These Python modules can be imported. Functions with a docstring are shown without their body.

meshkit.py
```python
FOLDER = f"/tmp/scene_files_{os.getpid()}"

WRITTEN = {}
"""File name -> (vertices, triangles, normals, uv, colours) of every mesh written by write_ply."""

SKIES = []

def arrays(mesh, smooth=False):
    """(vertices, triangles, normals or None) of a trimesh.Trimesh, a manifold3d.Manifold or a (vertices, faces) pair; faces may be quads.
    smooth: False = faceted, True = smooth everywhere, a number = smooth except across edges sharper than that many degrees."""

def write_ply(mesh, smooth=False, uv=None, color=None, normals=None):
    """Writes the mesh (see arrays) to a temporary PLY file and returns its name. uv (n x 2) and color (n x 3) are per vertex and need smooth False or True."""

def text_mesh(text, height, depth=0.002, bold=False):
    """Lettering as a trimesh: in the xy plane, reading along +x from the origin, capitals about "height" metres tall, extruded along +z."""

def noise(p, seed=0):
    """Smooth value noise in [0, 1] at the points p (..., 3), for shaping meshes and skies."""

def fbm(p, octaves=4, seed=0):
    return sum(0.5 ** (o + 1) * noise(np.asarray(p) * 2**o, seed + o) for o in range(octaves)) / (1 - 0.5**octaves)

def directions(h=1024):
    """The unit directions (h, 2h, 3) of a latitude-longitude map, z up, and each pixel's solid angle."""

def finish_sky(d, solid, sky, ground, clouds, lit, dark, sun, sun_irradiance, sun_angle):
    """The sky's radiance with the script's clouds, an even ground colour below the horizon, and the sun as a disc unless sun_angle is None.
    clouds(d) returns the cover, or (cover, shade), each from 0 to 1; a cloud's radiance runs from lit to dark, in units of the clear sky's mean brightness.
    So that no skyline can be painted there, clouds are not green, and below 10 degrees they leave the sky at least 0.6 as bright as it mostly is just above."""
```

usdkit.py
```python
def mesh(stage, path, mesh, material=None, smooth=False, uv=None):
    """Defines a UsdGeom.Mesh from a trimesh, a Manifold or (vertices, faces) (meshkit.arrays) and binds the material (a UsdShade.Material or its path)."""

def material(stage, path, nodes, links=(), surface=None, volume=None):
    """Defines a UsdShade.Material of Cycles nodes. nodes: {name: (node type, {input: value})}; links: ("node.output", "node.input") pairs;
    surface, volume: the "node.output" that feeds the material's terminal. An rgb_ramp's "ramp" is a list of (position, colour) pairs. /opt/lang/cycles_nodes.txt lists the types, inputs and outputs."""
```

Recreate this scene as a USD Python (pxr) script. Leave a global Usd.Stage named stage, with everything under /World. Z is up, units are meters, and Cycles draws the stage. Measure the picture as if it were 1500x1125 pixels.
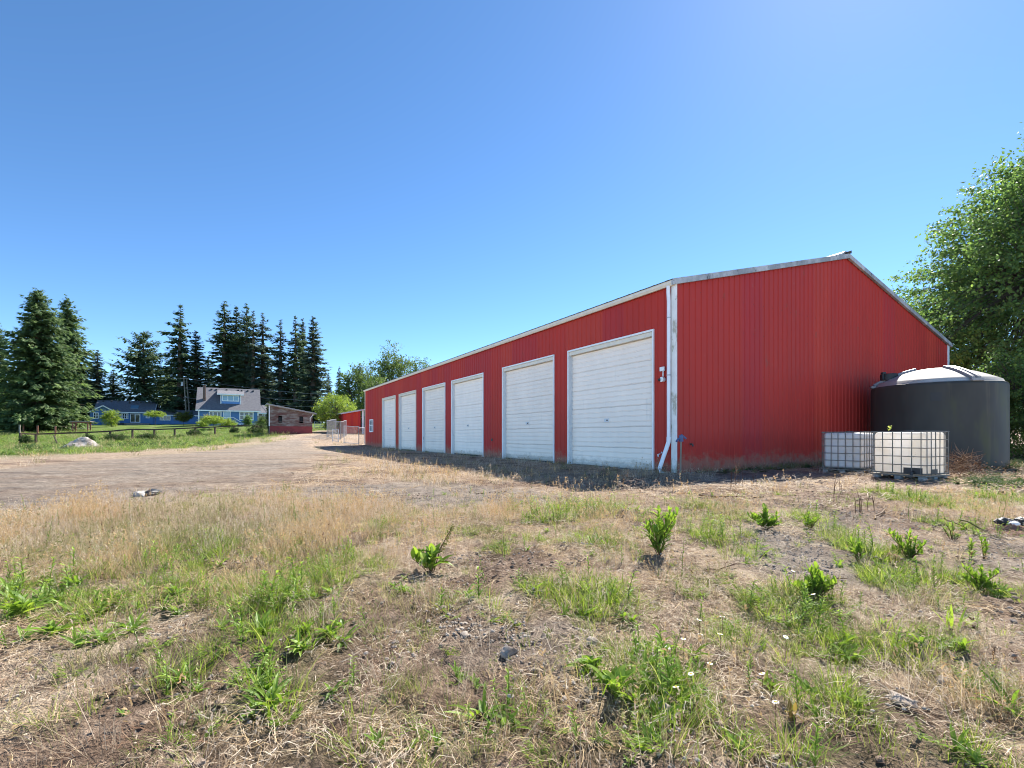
import math, random
import numpy as np, trimesh, shapely, usdkit, meshkit
from scipy.interpolate import RBFInterpolator
from scipy.ndimage import gaussian_filter, map_coordinates
from shapely.geometry import Polygon
from pxr import Usd, UsdGeom, UsdLux, UsdShade, Sdf, Gf, Vt

stage = Usd.Stage.CreateInMemory()
UsdGeom.SetStageUpAxis(stage, 'Z'); UsdGeom.SetStageMetersPerUnit(stage, 1.0)
UsdGeom.Xform.Define(stage, '/World'); UsdGeom.Scope.Define(stage, '/World/Looks')
PI = math.pi
# ------------------------------------------------------------------ camera, sky, sun, exposure
EYE, FPX, HOR = 1.04, 700.0, 638.0          # eye height over the yard, focal length and horizon row in photo pixels (1500 wide)
EXPOSURE = 1.27
SUN_AZ, SUN_EL = math.radians(37.3), math.radians(46)
SKY_STRENGTH, SUN_INTENSITY = 0.108, 1.25
cam = UsdGeom.Camera.Define(stage, '/World/camera')
cam.CreateHorizontalApertureAttr(36.0); cam.CreateVerticalApertureAttr(27.0)
cam.CreateFocalLengthAttr(36.0 * FPX / 1500)
cam.CreateVerticalApertureOffsetAttr((HOR - 562.5) / 1500 * 36)
cam.CreateFStopAttr(0.0); cam.CreateClippingRangeAttr((0.05, 5000)); cam.CreateExposureAttr(EXPOSURE)
cam.AddTranslateOp().Set((0, 0, EYE)); cam.AddRotateXOp().Set(90.0)
sky = UsdLux.DomeLight.Define(stage, '/World/sky')
skym = usdkit.material(stage, '/World/Looks/clear_sky', {
    's': ('sky_texture', {'sky_type': 'single_scattering', 'sun_disc': False, 'sun_elevation': SUN_EL, 'sun_rotation': SUN_AZ,
                          'altitude': 200.0, 'air_density': 0.6, 'aerosol_density': 0.08, 'ozone_density': 3.0}),
    'h': ('hsv', {'hue': 0.496, 'saturation': 1.13, 'value': 1.04}), 'b': ('background_shader', {'strength': SKY_STRENGTH})}, [('s.color', 'h.color'), ('h.color', 'b.color')], surface='b.background')
UsdShade.MaterialBindingAPI.Apply(sky.GetPrim()).Bind(skym)
sky.GetPrim().SetCustomDataByKey('kind', 'structure'); sky.GetPrim().SetCustomDataByKey('label', 'clear blue summer sky paling towards the horizon')
sun = UsdLux.DistantLight.Define(stage, '/World/sun')
sun.CreateNormalizeAttr(True); sun.CreateIntensityAttr(SUN_INTENSITY); sun.CreateAngleAttr(0.53); sun.CreateColorAttr((1.0, 0.94, 0.86))
zd = np.array([math.sin(SUN_AZ) * math.cos(SUN_EL), math.cos(SUN_AZ) * math.cos(SUN_EL), math.sin(SUN_EL)])
xd = np.cross([0, 0, 1.0], zd); xd /= np.linalg.norm(xd); yd = np.cross(zd, xd)
sun.AddTransformOp().Set(Gf.Matrix4d(*xd, 0, *yd, 0, *zd, 0, 0, 0, 0, 1))

# ------------------------------------------------------------------ materials
def noise_nodes(tag, scale, stretch=(1, 1, 1), detail=5, rough=0.6, dist=0.0):
    nodes = {tag + 'm': ('mapping', {'scale': stretch}), tag: ('noise_texture', {'scale': scale, 'detail': float(detail), 'roughness': rough, 'distortion': dist})}
    return nodes, [('geo.position', tag + 'm.vector'), (tag + 'm.vector', tag + '.vector')]

def M(name, cols, scale=4, mud=None, rough=0.6, stretch=(1, 1, 1), bump=0.0, bscale=None, bstretch=None, metallic=0.0, spec=0.5, detail=5, bdist=0.02, over=None, rvar=0.0):
    """Noise-varied material. cols: ramp stops. over: (colour, scale, stretch, lo, hi) a second patchy layer (stains, moss, wear)."""
    nodes = {'geo': ('geometry', {}), 'p': ('principled_bsdf', {'roughness': rough, 'metallic': metallic, 'specular_ior_level': spec})}
    links = []
    n, l = noise_nodes('n', scale, stretch, detail); nodes.update(n); links += l
    nodes['r'] = ('rgb_ramp', {'ramp': cols}); links.append(('n.fac', 'r.fac')); out = 'r.color'
    for i, o in enumerate(over or []):
        t = f'o{i}'
        n, l = noise_nodes(t, o[1], o[2], 6, 0.65); nodes.update(n); links += l
        nodes[t + 'g'] = ('map_range', {'range_type': 'smoothstep', 'from_min': o[3], 'from_max': o[4], 'clamp': True})
        nodes[t + 'x'] = ('mix', {'color2': o[0]})
        links += [(t + '.fac', t + 'g.value'), (t + 'g.result', t + 'x.fac'), (out, t + 'x.color1')]; out = t + 'x.color'
    if mud:
        n, l = noise_nodes('mu', 3.5, (1, 1, 1.6), 6, 0.7); nodes.update(n); links += l
        nodes.update({'mz': ('separate_xyz', {}), 'mr': ('map_range', {'from_min': 0.0, 'from_max': mud[1], 'to_min': 0.62, 'to_max': 0.02, 'clamp': True}), 'ma': ('math', {'math_type': 'add'}), 'mg': ('map_range', {'range_type': 'smoothstep', 'from_min': 0.62, 'from_max': 1.05, 'to_max': 0.75, 'clamp': True}), 'mx': ('mix', {'color2': mud[0]})})
        links += [('geo.position', 'mz.vector'), ('mz.z', 'mr.value'), ('mr.result', 'ma.value1'), ('mu.fac', 'ma.value2'), ('ma.value', 'mg.value'), ('mg.result', 'mx.fac'), (out, 'mx.color1')]; out = 'mx.color'
    links.append((out, 'p.base_color'))
    if rvar:
        nodes['rv'] = ('map_range', {'from_min': 0.3, 'from_max': 0.7, 'to_min': rough - rvar, 'to_max': rough + rvar, 'clamp': True}); links += [('n.fac', 'rv.value'), ('rv.result', 'p.roughness')]
    if bump:
        n, l = noise_nodes('b', bscale or scale * 4, bstretch or stretch, 6, 0.6); nodes.update(n); links += l
        nodes['bu'] = ('bump', {'strength': bump, 'distance': bdist}); links += [('b.fac', 'bu.height'), ('bu.normal', 'p.normal')]
    return usdkit.material(stage, '/World/Looks/' + name, nodes, links, surface='p.BSDF')

def LEAF(name, cols, trans=0.35, rough=0.5, spec=0.3, tcol=1.3):
    """Foliage: colour by the mesh's 'tint' value, sunlight shining through."""
    nodes = {'a': ('attribute', {'attribute': 'tint'}), 'r': ('rgb_ramp', {'ramp': cols}), 'p': ('principled_bsdf', {'roughness': rough, 'specular_ior_level': spec}),
             't': ('translucent_bsdf', {}), 'h': ('hsv', {'hue': 0.49, 'saturation': 1.1, 'value': tcol}), 'm': ('mix_closure', {'fac': trans})}
    links = [('a.fac', 'r.fac'), ('r.color', 'p.base_color'), ('r.color', 'h.color'), ('h.color', 't.color'), ('p.BSDF', 'm.closure1'), ('t.BSDF', 'm.closure2')]
    return usdkit.material(stage, '/World/Looks/' + name, nodes, links, surface='m.closure')

def flat3(c, a=0.85, b=1.12): return [(0.3, tuple(x * a for x in c)), (0.7, tuple(min(1, x * b) for x in c))]

mats = {}
R1, R2, R3 = (0.40, 0.033, 0.023), (0.375, 0.030, 0.028), (0.43, 0.041, 0.025)
redkw = dict(scale=0.7, rough=0.5, spec=0.16, stretch=(1, 1, 0.35), bump=0.4, bscale=0.9, bstretch=(1, 1, 0.4), bdist=0.08, rvar=0.07)
dirt = [((0.22, 0.07, 0.05), 2.5, (1, 1, 0.5), 0.62, 0.8), ((0.45, 0.30, 0.25), 38, (1, 1, 1), 0.74, 0.78)]
for i, c in enumerate((R1, R2, R3)): mats[f'red{i}'] = M(f'red_painted_steel_{"abc"[i]}', flat3(c, 0.9, 1.08), mud=((0.27, 0.16, 0.11), 0.7), over=dirt, **redkw)
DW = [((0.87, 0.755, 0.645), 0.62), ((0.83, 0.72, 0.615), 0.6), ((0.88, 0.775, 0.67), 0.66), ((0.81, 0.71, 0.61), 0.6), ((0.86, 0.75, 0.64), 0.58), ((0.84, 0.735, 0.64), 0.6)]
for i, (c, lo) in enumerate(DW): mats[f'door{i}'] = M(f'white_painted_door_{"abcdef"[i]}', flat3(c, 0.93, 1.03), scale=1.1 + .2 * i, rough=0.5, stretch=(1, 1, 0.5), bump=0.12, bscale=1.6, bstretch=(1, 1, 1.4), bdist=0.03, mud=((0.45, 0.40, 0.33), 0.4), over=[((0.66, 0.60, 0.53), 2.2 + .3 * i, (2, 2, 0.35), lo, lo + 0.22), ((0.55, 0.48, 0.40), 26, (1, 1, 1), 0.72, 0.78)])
mats['jamb'] = M('grey_door_jamb', flat3((0.62, 0.63, 0.63), 0.88, 1.06), scale=3, rough=0.5, stretch=(1, 1, 0.3), over=[((0.30, 0.29, 0.26), 6, (1, 1, 0.4), 0.6, 0.75)])
mats['cream'] = M('cream_trim', flat3((0.68, 0.62, 0.51), 0.9, 1.05), scale=4, rough=0.5, over=[((0.35, 0.30, 0.22), 7, (1, 1, 1), 0.62, 0.78)])
mats['white_trim'] = M('white_trim', flat3((0.75, 0.75, 0.74), 0.92, 1.03), scale=4, rough=0.5)
mats['lichen'] = M('lichened_white_trim', flat3((0.42, 0.425, 0.42), 0.8, 1.15), scale=3, rough=0.7, over=[((0.24, 0.25, 0.25), 1.2, (1, 1, 1), 0.38, 0.58), ((0.07, 0.075, 0.07), 7, (1, 1, 0.5), 0.56, 0.70), ((0.05, 0.05, 0.045), 22, (1, 1, 1), 0.62, 0.70)])
mats['mossy'] = M('mossy_white_trim', flat3((0.68, 0.67, 0.63), 0.9, 1.1), scale=3, rough=0.65, over=[((0.34, 0.32, 0.24), 1.6, (1, 1, 0.5), 0.56, 0.66), ((0.15, 0.17, 0.03), 2.0, (3, 3, 0.8), 0.6, 0.68), ((0.06, 0.055, 0.04), 22, (1, 1, 0.4), 0.66, 0.72)])
mats['roof'] = M('grey_steel_roof', flat3((0.38, 0.37, 0.36)), scale=2, rough=0.45, metallic=0.2)
mats['rust_dark'] = M('dark_old_metal', flat3((0.05, 0.045, 0.04)), scale=8, rough=0.7)
mats['pvc'] = M('white_downspout', flat3((0.74, 0.75, 0.77), 0.95, 1.03), scale=6, rough=0.35, over=[((0.35, 0.34, 0.27), 5, (1, 1, 0.3), 0.62, 0.75)])
mats['tank'] = M('dark_grey_plastic', flat3((0.044, 0.042, 0.036), 0.85, 1.15), scale=2.2, rough=0.5, stretch=(1, 1, 0.4), bump=0.35, bscale=60, bstretch=(1, 1, 0.5), bdist=0.004, spec=0.25, over=[((0.085, 0.072, 0.05), 1.1, (2.0, 2.0, 0.12), 0.60, 0.72), ((0.06, 0.062, 0.03), 0.55, (1, 1, 0.3), 0.56, 0.70)])
mats['tank_top'] = M('painted_sunlit_plastic', flat3((0.38, 0.37, 0.34), 0.9, 1.08), scale=2.5, rough=0.6, spec=0.25, over=[((0.2, 0.2, 0.18), 6, (1, 1, 1), 0.6, 0.8)])  # same plastic as the wall; sunlight on the dome is painted in as paler colour
mats['tank_rib'] = M('weathered_grey_rib', flat3((0.24, 0.245, 0.25), 0.85, 1.15), scale=4, rough=0.5)
mats['black'] = M('black_plastic', flat3((0.02, 0.02, 0.02)), scale=6, rough=0.5)
mats['cage'] = M('galvanised_cage_bars', flat3((0.17, 0.16, 0.14), 0.7, 1.2), scale=9, rough=0.6, metallic=0.3, over=[((0.08, 0.06, 0.045), 12, (1, 1, 1), 0.58, 0.7)])
mats['pallet'] = M('grey_pallet', flat3((0.30, 0.29, 0.27), 0.7, 1.2), scale=7, rough=0.75)
mats['fence_wood'] = M('brown_stained_wood', flat3((0.06, 0.034, 0.022), 0.6, 1.3), scale=5, rough=0.8, stretch=(1, 1, 0.3))
mats['grey_wood'] = M('grey_weathered_wood', flat3((0.26, 0.22, 0.18), 0.6, 1.2), scale=6, rough=0.85)
mats['red_wood'] = M('red_brown_wood', flat3((0.20, 0.075, 0.045), 0.7, 1.2), scale=5, rough=0.8)
mats['bark'] = M('brown_bark', flat3((0.085, 0.062, 0.045), 0.6, 1.3), scale=3, rough=0.9, stretch=(4, 4, 0.6), bump=0.6, bdist=0.05)
mats['blue'] = M('blue_lap_siding', flat3((0.045, 0.14, 0.32), 0.92, 1.08), scale=2, rough=0.55, stretch=(0.3, 0.3, 14), bump=0.35, bscale=1.0, bstretch=(0.02, 0.02, 9), bdist=0.03)
mats['blue_light'] = M('pale_blue_dormer_siding', flat3((0.085, 0.21, 0.46), 0.92, 1.08), scale=2, rough=0.55)
mats['shingle'] = M('grey_shingles', [(0.3, (0.105, 0.105, 0.12)), (0.5, (0.15, 0.15, 0.165)), (0.7, (0.20, 0.195, 0.205))], scale=3.5, rough=0.9, stretch=(1, 1, 2.5), bump=0.5, bscale=9, bdist=0.03)
mats['brick'] = M('brown_brick', flat3((0.12, 0.07, 0.055), 0.7, 1.3), scale=9, rough=0.85)
mats['glass'] = M('dark_window_glass', flat3((0.025, 0.03, 0.035)), scale=1.5, rough=0.06, spec=0.9)
mats['pale_glass'] = M('painted_sky_glass', flat3((0.16, 0.27, 0.36)), scale=1.0, rough=0.1, spec=0.9)  # sky reflection put into the panes as a pale blue base colour
mats['dark'] = M('dark_interior', flat3((0.012, 0.012, 0.012)), scale=1, rough=0.9)
mats['shed'] = M('peeling_red_boards', [(0.34, (0.095, 0.032, 0.026)), (0.46, (0.12, 0.068, 0.054)), (0.55, (0.17, 0.135, 0.112)), (0.68, (0.25, 0.22, 0.195))], scale=1.1, rough=0.85, stretch=(1, 1, 3.0), detail=8, bump=0.6, bscale=2.5, bstretch=(0.1, 0.1, 6), bdist=0.03)
mats['shed_skirt'] = M('barn_red_boards', flat3((0.20, 0.028, 0.026), 0.7, 1.2), scale=2, rough=0.75, stretch=(1, 1, 2))
mats['galv'] = M('galvanised_pipe', flat3((0.42, 0.43, 0.44), 0.85, 1.1), scale=6, rough=0.45, metallic=0.6)
mats['blue_metal'] = M('blue_cast_metal', flat3((0.05, 0.075, 0.17), 0.8, 1.2), scale=20, rough=0.5)
mats['gravel_pile'] = M('pale_grey_gravel', [(0.35, (0.17, 0.14, 0.12)), (0.5, (0.33, 0.29, 0.25)), (0.65, (0.46, 0.42, 0.38))], scale=3, rough=0.95, detail=8, bump=0.8, bscale=12, bdist=0.08)
mats['mulch'] = M('reddish_bark_mulch', flat3((0.17, 0.085, 0.06), 0.5, 1.4), scale=5, rough=0.95, bump=0.8, bscale=9, bdist=0.06)
mats['stone'] = M('grey_brown_stone', [(0.35, (0.16, 0.13, 0.105)), (0.65, (0.36, 0.31, 0.26))], scale=14, rough=0.9, bump=0.5, bscale=40, bdist=0.01)
mats['pebble'] = M('mixed_pebbles', [(0.3, (0.13, 0.11, 0.09)), (0.5, (0.29, 0.255, 0.215)), (0.7, (0.45, 0.40, 0.345))], scale=9, rough=0.9, spec=0.2)
mats['clod'] = M('dry_soil_crumbs', [(0.3, (0.10, 0.073, 0.053)), (0.55, (0.23, 0.175, 0.13)), (0.7, (0.36, 0.29, 0.225))], scale=30, rough=0.95, spec=0.1, bump=0.6, bscale=70, bdist=0.01)
mats['concrete'] = M('grey_concrete', flat3((0.33, 0.32, 0.30), 0.8, 1.15), scale=6, rough=0.9)
mats['wire'] = M('grey_cable', flat3((0.16, 0.16, 0.165)), scale=2, rough=0.5)
mats['pole'] = M('grey_brown_pole', flat3((0.17, 0.14, 0.11), 0.8, 1.2), scale=2, rough=0.85)
mats['daisy_white'] = M('white_petals', flat3((0.80, 0.80, 0.78)), scale=20, rough=0.6)
mats['daisy_yellow'] = M('yellow_flower_heart', flat3((0.60, 0.42, 0.03)), scale=20, rough=0.6)
# hollow white plastic bottle: sunlight shines through from behind
for nm_, tr_ in (('hdpe', 0.62), ('hdpe2', 0.12)): mats[nm_] = usdkit.material(stage, '/World/Looks/translucent_white_plastic' + nm_[4:], {
    'geo': ('geometry', {}), 'n': ('noise_texture', {'scale': 2.5, 'detail': 6.0}), 'r': ('rgb_ramp', {'ramp': [(0.35, (0.86, 0.82, 0.74)), (0.6, (0.95, 0.94, 0.91))]}),
    'n2': ('noise_texture', {'scale': 9.0, 'detail': 6.0, 'roughness': 0.7}), 'g': ('map_range', {'from_min': 0.66, 'from_max': 0.74, 'clamp': True}), 'x': ('mix', {'color2': (0.32, 0.26, 0.19)}),
    'p': ('principled_bsdf', {'roughness': 0.4}), 't': ('translucent_bsdf', {}), 'm': ('mix_closure', {'fac': tr_})},
    [('geo.position', 'n.vector'), ('geo.position', 'n2.vector'), ('n.fac', 'r.fac'), ('n2.fac', 'g.value'), ('g.result', 'x.fac'), ('r.color', 'x.color1'), ('x.color', 'p.base_color'), ('x.color', 't.color'), ('p.BSDF', 'm.closure1'), ('t.BSDF', 'm.closure2')], surface='m.closure')
# foliage
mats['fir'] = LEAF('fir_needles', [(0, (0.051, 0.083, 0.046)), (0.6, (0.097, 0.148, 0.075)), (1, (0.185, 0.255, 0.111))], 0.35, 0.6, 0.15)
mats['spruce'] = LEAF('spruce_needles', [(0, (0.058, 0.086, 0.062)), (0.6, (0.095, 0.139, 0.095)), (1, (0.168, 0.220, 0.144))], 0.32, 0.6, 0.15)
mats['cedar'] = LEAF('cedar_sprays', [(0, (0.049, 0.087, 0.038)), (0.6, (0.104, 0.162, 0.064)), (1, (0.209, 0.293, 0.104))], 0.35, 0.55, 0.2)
mats['leaf'] = LEAF('cherry_leaves', [(0, (0.066, 0.121, 0.041)), (0.55, (0.132, 0.230, 0.066)), (1, (0.287, 0.440, 0.109))], 0.5, 0.5, 0.3)
mats['leaf2'] = LEAF('alder_leaves', [(0, (0.056, 0.097, 0.030)), (0.55, (0.131, 0.203, 0.056)), (1, (0.262, 0.355, 0.094))], 0.35, 0.5)
mats['leaf_light'] = LEAF('yellow_green_leaves', [(0, (0.14, 0.21, 0.04)), (0.5, (0.27, 0.37, 0.07)), (1, (0.44, 0.52, 0.14))], 0.45, 0.55, 0.2)
mats['leaf_red'] = LEAF('orange_green_leaves', [(0, (0.10, 0.11, 0.03)), (0.6, (0.17, 0.20, 0.05)), (1, (0.26, 0.20, 0.06))], 0.4, 0.5)
mats['dry'] = LEAF('dry_straw', [(0, (0.24, 0.175, 0.115)), (0.35, (0.44, 0.35, 0.24)), (0.7, (0.61, 0.52, 0.39)), (1, (0.74, 0.66, 0.53))], 0.3, 0.6, 0.2)
mats['golden'] = LEAF('golden_dry_grass', [(0, (0.30, 0.205, 0.105)), (0.5, (0.54, 0.40, 0.215)), (1, (0.70, 0.57, 0.37))], 0.3, 0.6, 0.2)
mats['green'] = LEAF('green_grass', [(0, (0.085, 0.135, 0.025)), (0.5, (0.19, 0.295, 0.045)), (0.85, (0.33, 0.44, 0.08)), (1, (0.52, 0.52, 0.19))], 0.45, 0.5, 0.25)
mats['olive'] = LEAF('olive_half_dry_grass', [(0, (0.125, 0.138, 0.050)), (0.5, (0.250, 0.250, 0.106)), (1, (0.525, 0.450, 0.237))], 0.35, 0.5)
mats['meadow'] = LEAF('meadow_grass', [(0, (0.093, 0.155, 0.039)), (0.6, (0.194, 0.296, 0.070)), (1, (0.404, 0.482, 0.155))], 0.35, 0.5)
mats['broad'] = LEAF('broad_weed_leaves', [(0, (0.075, 0.13, 0.025)), (0.5, (0.155, 0.27, 0.045)), (1, (0.31, 0.44, 0.075))], 0.45, 0.45, 0.3)
mats['stem'] = LEAF('weed_stems', [(0, (0.13, 0.07, 0.04)), (0.5, (0.16, 0.17, 0.06)), (1, (0.22, 0.28, 0.08))], 0.2, 0.6)
mats['dead'] = LEAF('dead_brown_stalks', [(0, (0.09, 0.045, 0.025)), (0.6, (0.20, 0.115, 0.065)), (1, (0.42, 0.32, 0.22))], 0.1, 0.7)
mats['bramble'] = LEAF('dark_bramble_leaves', [(0, (0.035, 0.06, 0.022)), (1, (0.10, 0.16, 0.05))], 0.3, 0.7, 0.15)
# ground: straw, gravel and soil blended by the mesh's 'mask' (r gravel, g green, b bare soil)
gn, gl = {'geo': ('geometry', {}), 'mask': ('attribute', {'attribute': 'mask'}), 'sep': ('separate_color', {})}, [('mask.color', 'sep.color')]
for t, sc, st, de in (('a', 5.0, (1, 1, 1), 8), ('b', 34.0, (1, 1, 1), 6), ('c', 0.55, (1, 1, 1), 6), ('d', 120.0, (1, 1, 1), 3)):
    n, l = noise_nodes(t, sc, st, de, 0.68); gn.update(n); gl += l
gn.update({
    'fa': ('math', {'math_type': 'multiply_add', 'value2': 0.55}), 'fb': ('math', {'math_type': 'multiply', 'value2': 0.45}),
    'straw': ('rgb_ramp', {'ramp': [(0.30, (0.095, 0.063, 0.045)), (0.41, (0.266, 0.189, 0.131)), (0.51, (0.469, 0.354, 0.252)), (0.65, (0.736, 0.598, 0.445))]}),
    'grav': ('rgb_ramp', {'ramp': [(0.32, (0.132, 0.109, 0.091)), (0.46, (0.281, 0.239, 0.201)), (0.56, (0.395, 0.342, 0.287)), (0.70, (0.574, 0.500, 0.420))]}),
    'soil': ('rgb_ramp', {'ramp': [(0.32, (0.061, 0.039, 0.027)), (0.50, (0.203, 0.134, 0.094)), (0.66, (0.487, 0.358, 0.262))]}),
    'green': ('rgb_ramp', {'ramp': [(0.32, (0.055, 0.085, 0.020)), (0.50, (0.125, 0.19, 0.040)), (0.68, (0.25, 0.31, 0.09))]}),
    'vor': ('voronoi_texture', {'scale': 26.0}), 'vor2': ('voronoi_texture', {'scale': 60.0}),
    'm1': ('mix', {}), 'm2': ('mix', {}), 'm3': ('mix', {}), 'big': ('map_range', {'from_min': 0.3, 'from_max': 0.7, 'to_min': 0.86, 'to_max': 1.12, 'clamp': True}), 'bigm': ('vector_math', {'math_type': 'scale'}),
    'h1': ('math', {'math_type': 'multiply_add', 'value2': -0.5}), 'h2': ('math', {'math_type': 'add'}), 'bu': ('bump', {'strength': 1.0, 'distance': 0.05}), 'tm': ('mapping', {'rotation': (0, 0, -0.35), 'scale': (0.16, 1.9, 1.0)}), 'tn': ('noise_texture', {'scale': 1.0, 'detail': 7.0, 'roughness': 0.62, 'distortion': 0.3}), 'tr': ('rgb_ramp', {'ramp': [(0.34, (0.55, 0.53, 0.52)), (0.46, (0.95, 0.95, 0.95)), (0.6, (1.08, 1.04, 0.98)), (0.68, (1.22, 1.12, 0.98))]}), 'tx': ('mix', {'mix_type': 'multiply', 'fac': 1.0}),
    'p': ('principled_bsdf', {'roughness': 0.95, 'specular_ior_level': 0.2})})
gl += [('b.fac', 'fb.value1'), ('a.fac', 'fa.value1'), ('fb.value', 'fa.value3')] + [('fa.value', k + '.fac') for k in ('straw', 'grav', 'soil', 'green')] + [
    ('geo.position', 'vor.vector'), ('geo.position', 'vor2.vector'), ('sep.r', 'm1.fac'), ('straw.color', 'm1.color1'), ('tx.color', 'm1.color2'), ('sep.b', 'm2.fac'), ('geo.position', 'tm.vector'), ('tm.vector', 'tn.vector'), ('tn.fac', 'tr.fac'), ('grav.color', 'tx.color1'), ('tr.color', 'tx.color2'), ('m1.color', 'm2.color1'), ('soil.color', 'm2.color2'),
    ('sep.g', 'm3.fac'), ('m2.color', 'm3.color1'), ('green.color', 'm3.color2'), ('c.fac', 'big.value'), ('m3.color', 'bigm.vector1'), ('big.result', 'bigm.scale'), ('bigm.vector', 'p.base_color'),
    ('vor2.distance', 'h1.value1'), ('b.fac', 'h1.value3'), ('h1.value', 'h2.value1'), ('d.fac', 'h2.value2'), ('h2.value', 'bu.height'), ('bu.normal', 'p.normal')]
mats['ground'] = usdkit.material(stage, '/World/Looks/dry_yard_ground', gn, gl, surface='p.BSDF')

# ------------------------------------------------------------------ helpers
used = {}
def free(parent, name):
    k = (parent, name); i = used.get(k, -1) + 1; used[k] = i
    return f'{parent}/{name}' + (f'_{i:03d}' if i else '')

def tag(prim, label=None, cat=None, group=None, kind=None):
    for k, v in (('label', label), ('category', cat), ('group', group), ('kind', kind)):
        if v: prim.SetCustomDataByKey(k, v)
    return prim

def thing(name, label, cat, loc=(0, 0, 0), rz=0.0, group=None, scale=None, ref=None):
    x = UsdGeom.Xform.Define(stage, free('/World', name))
    if ref is not None:
        x.GetPrim().GetReferences().AddInternalReference(ref.GetPath()); x.GetPrim().SetInstanceable(True); x.ClearXformOpOrder()
    x.AddTranslateOp().Set(tuple(map(float, loc))); x.AddRotateZOp().Set(math.degrees(rz))
    sop = scale if scale is not None else (1, 1, 1)
    if ref is not None or scale is not None: x.AddScaleOp().Set(tuple(map(float, sop)))
    return tag(x.GetPrim(), label, cat, group)

def rotz(v, a):
    c, s = math.cos(a), math.sin(a); v = np.asarray(v, float)
    return np.stack([v[..., 0] * c - v[..., 1] * s, v[..., 0] * s + v[..., 1] * c, v[..., 2]], -1)

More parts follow.
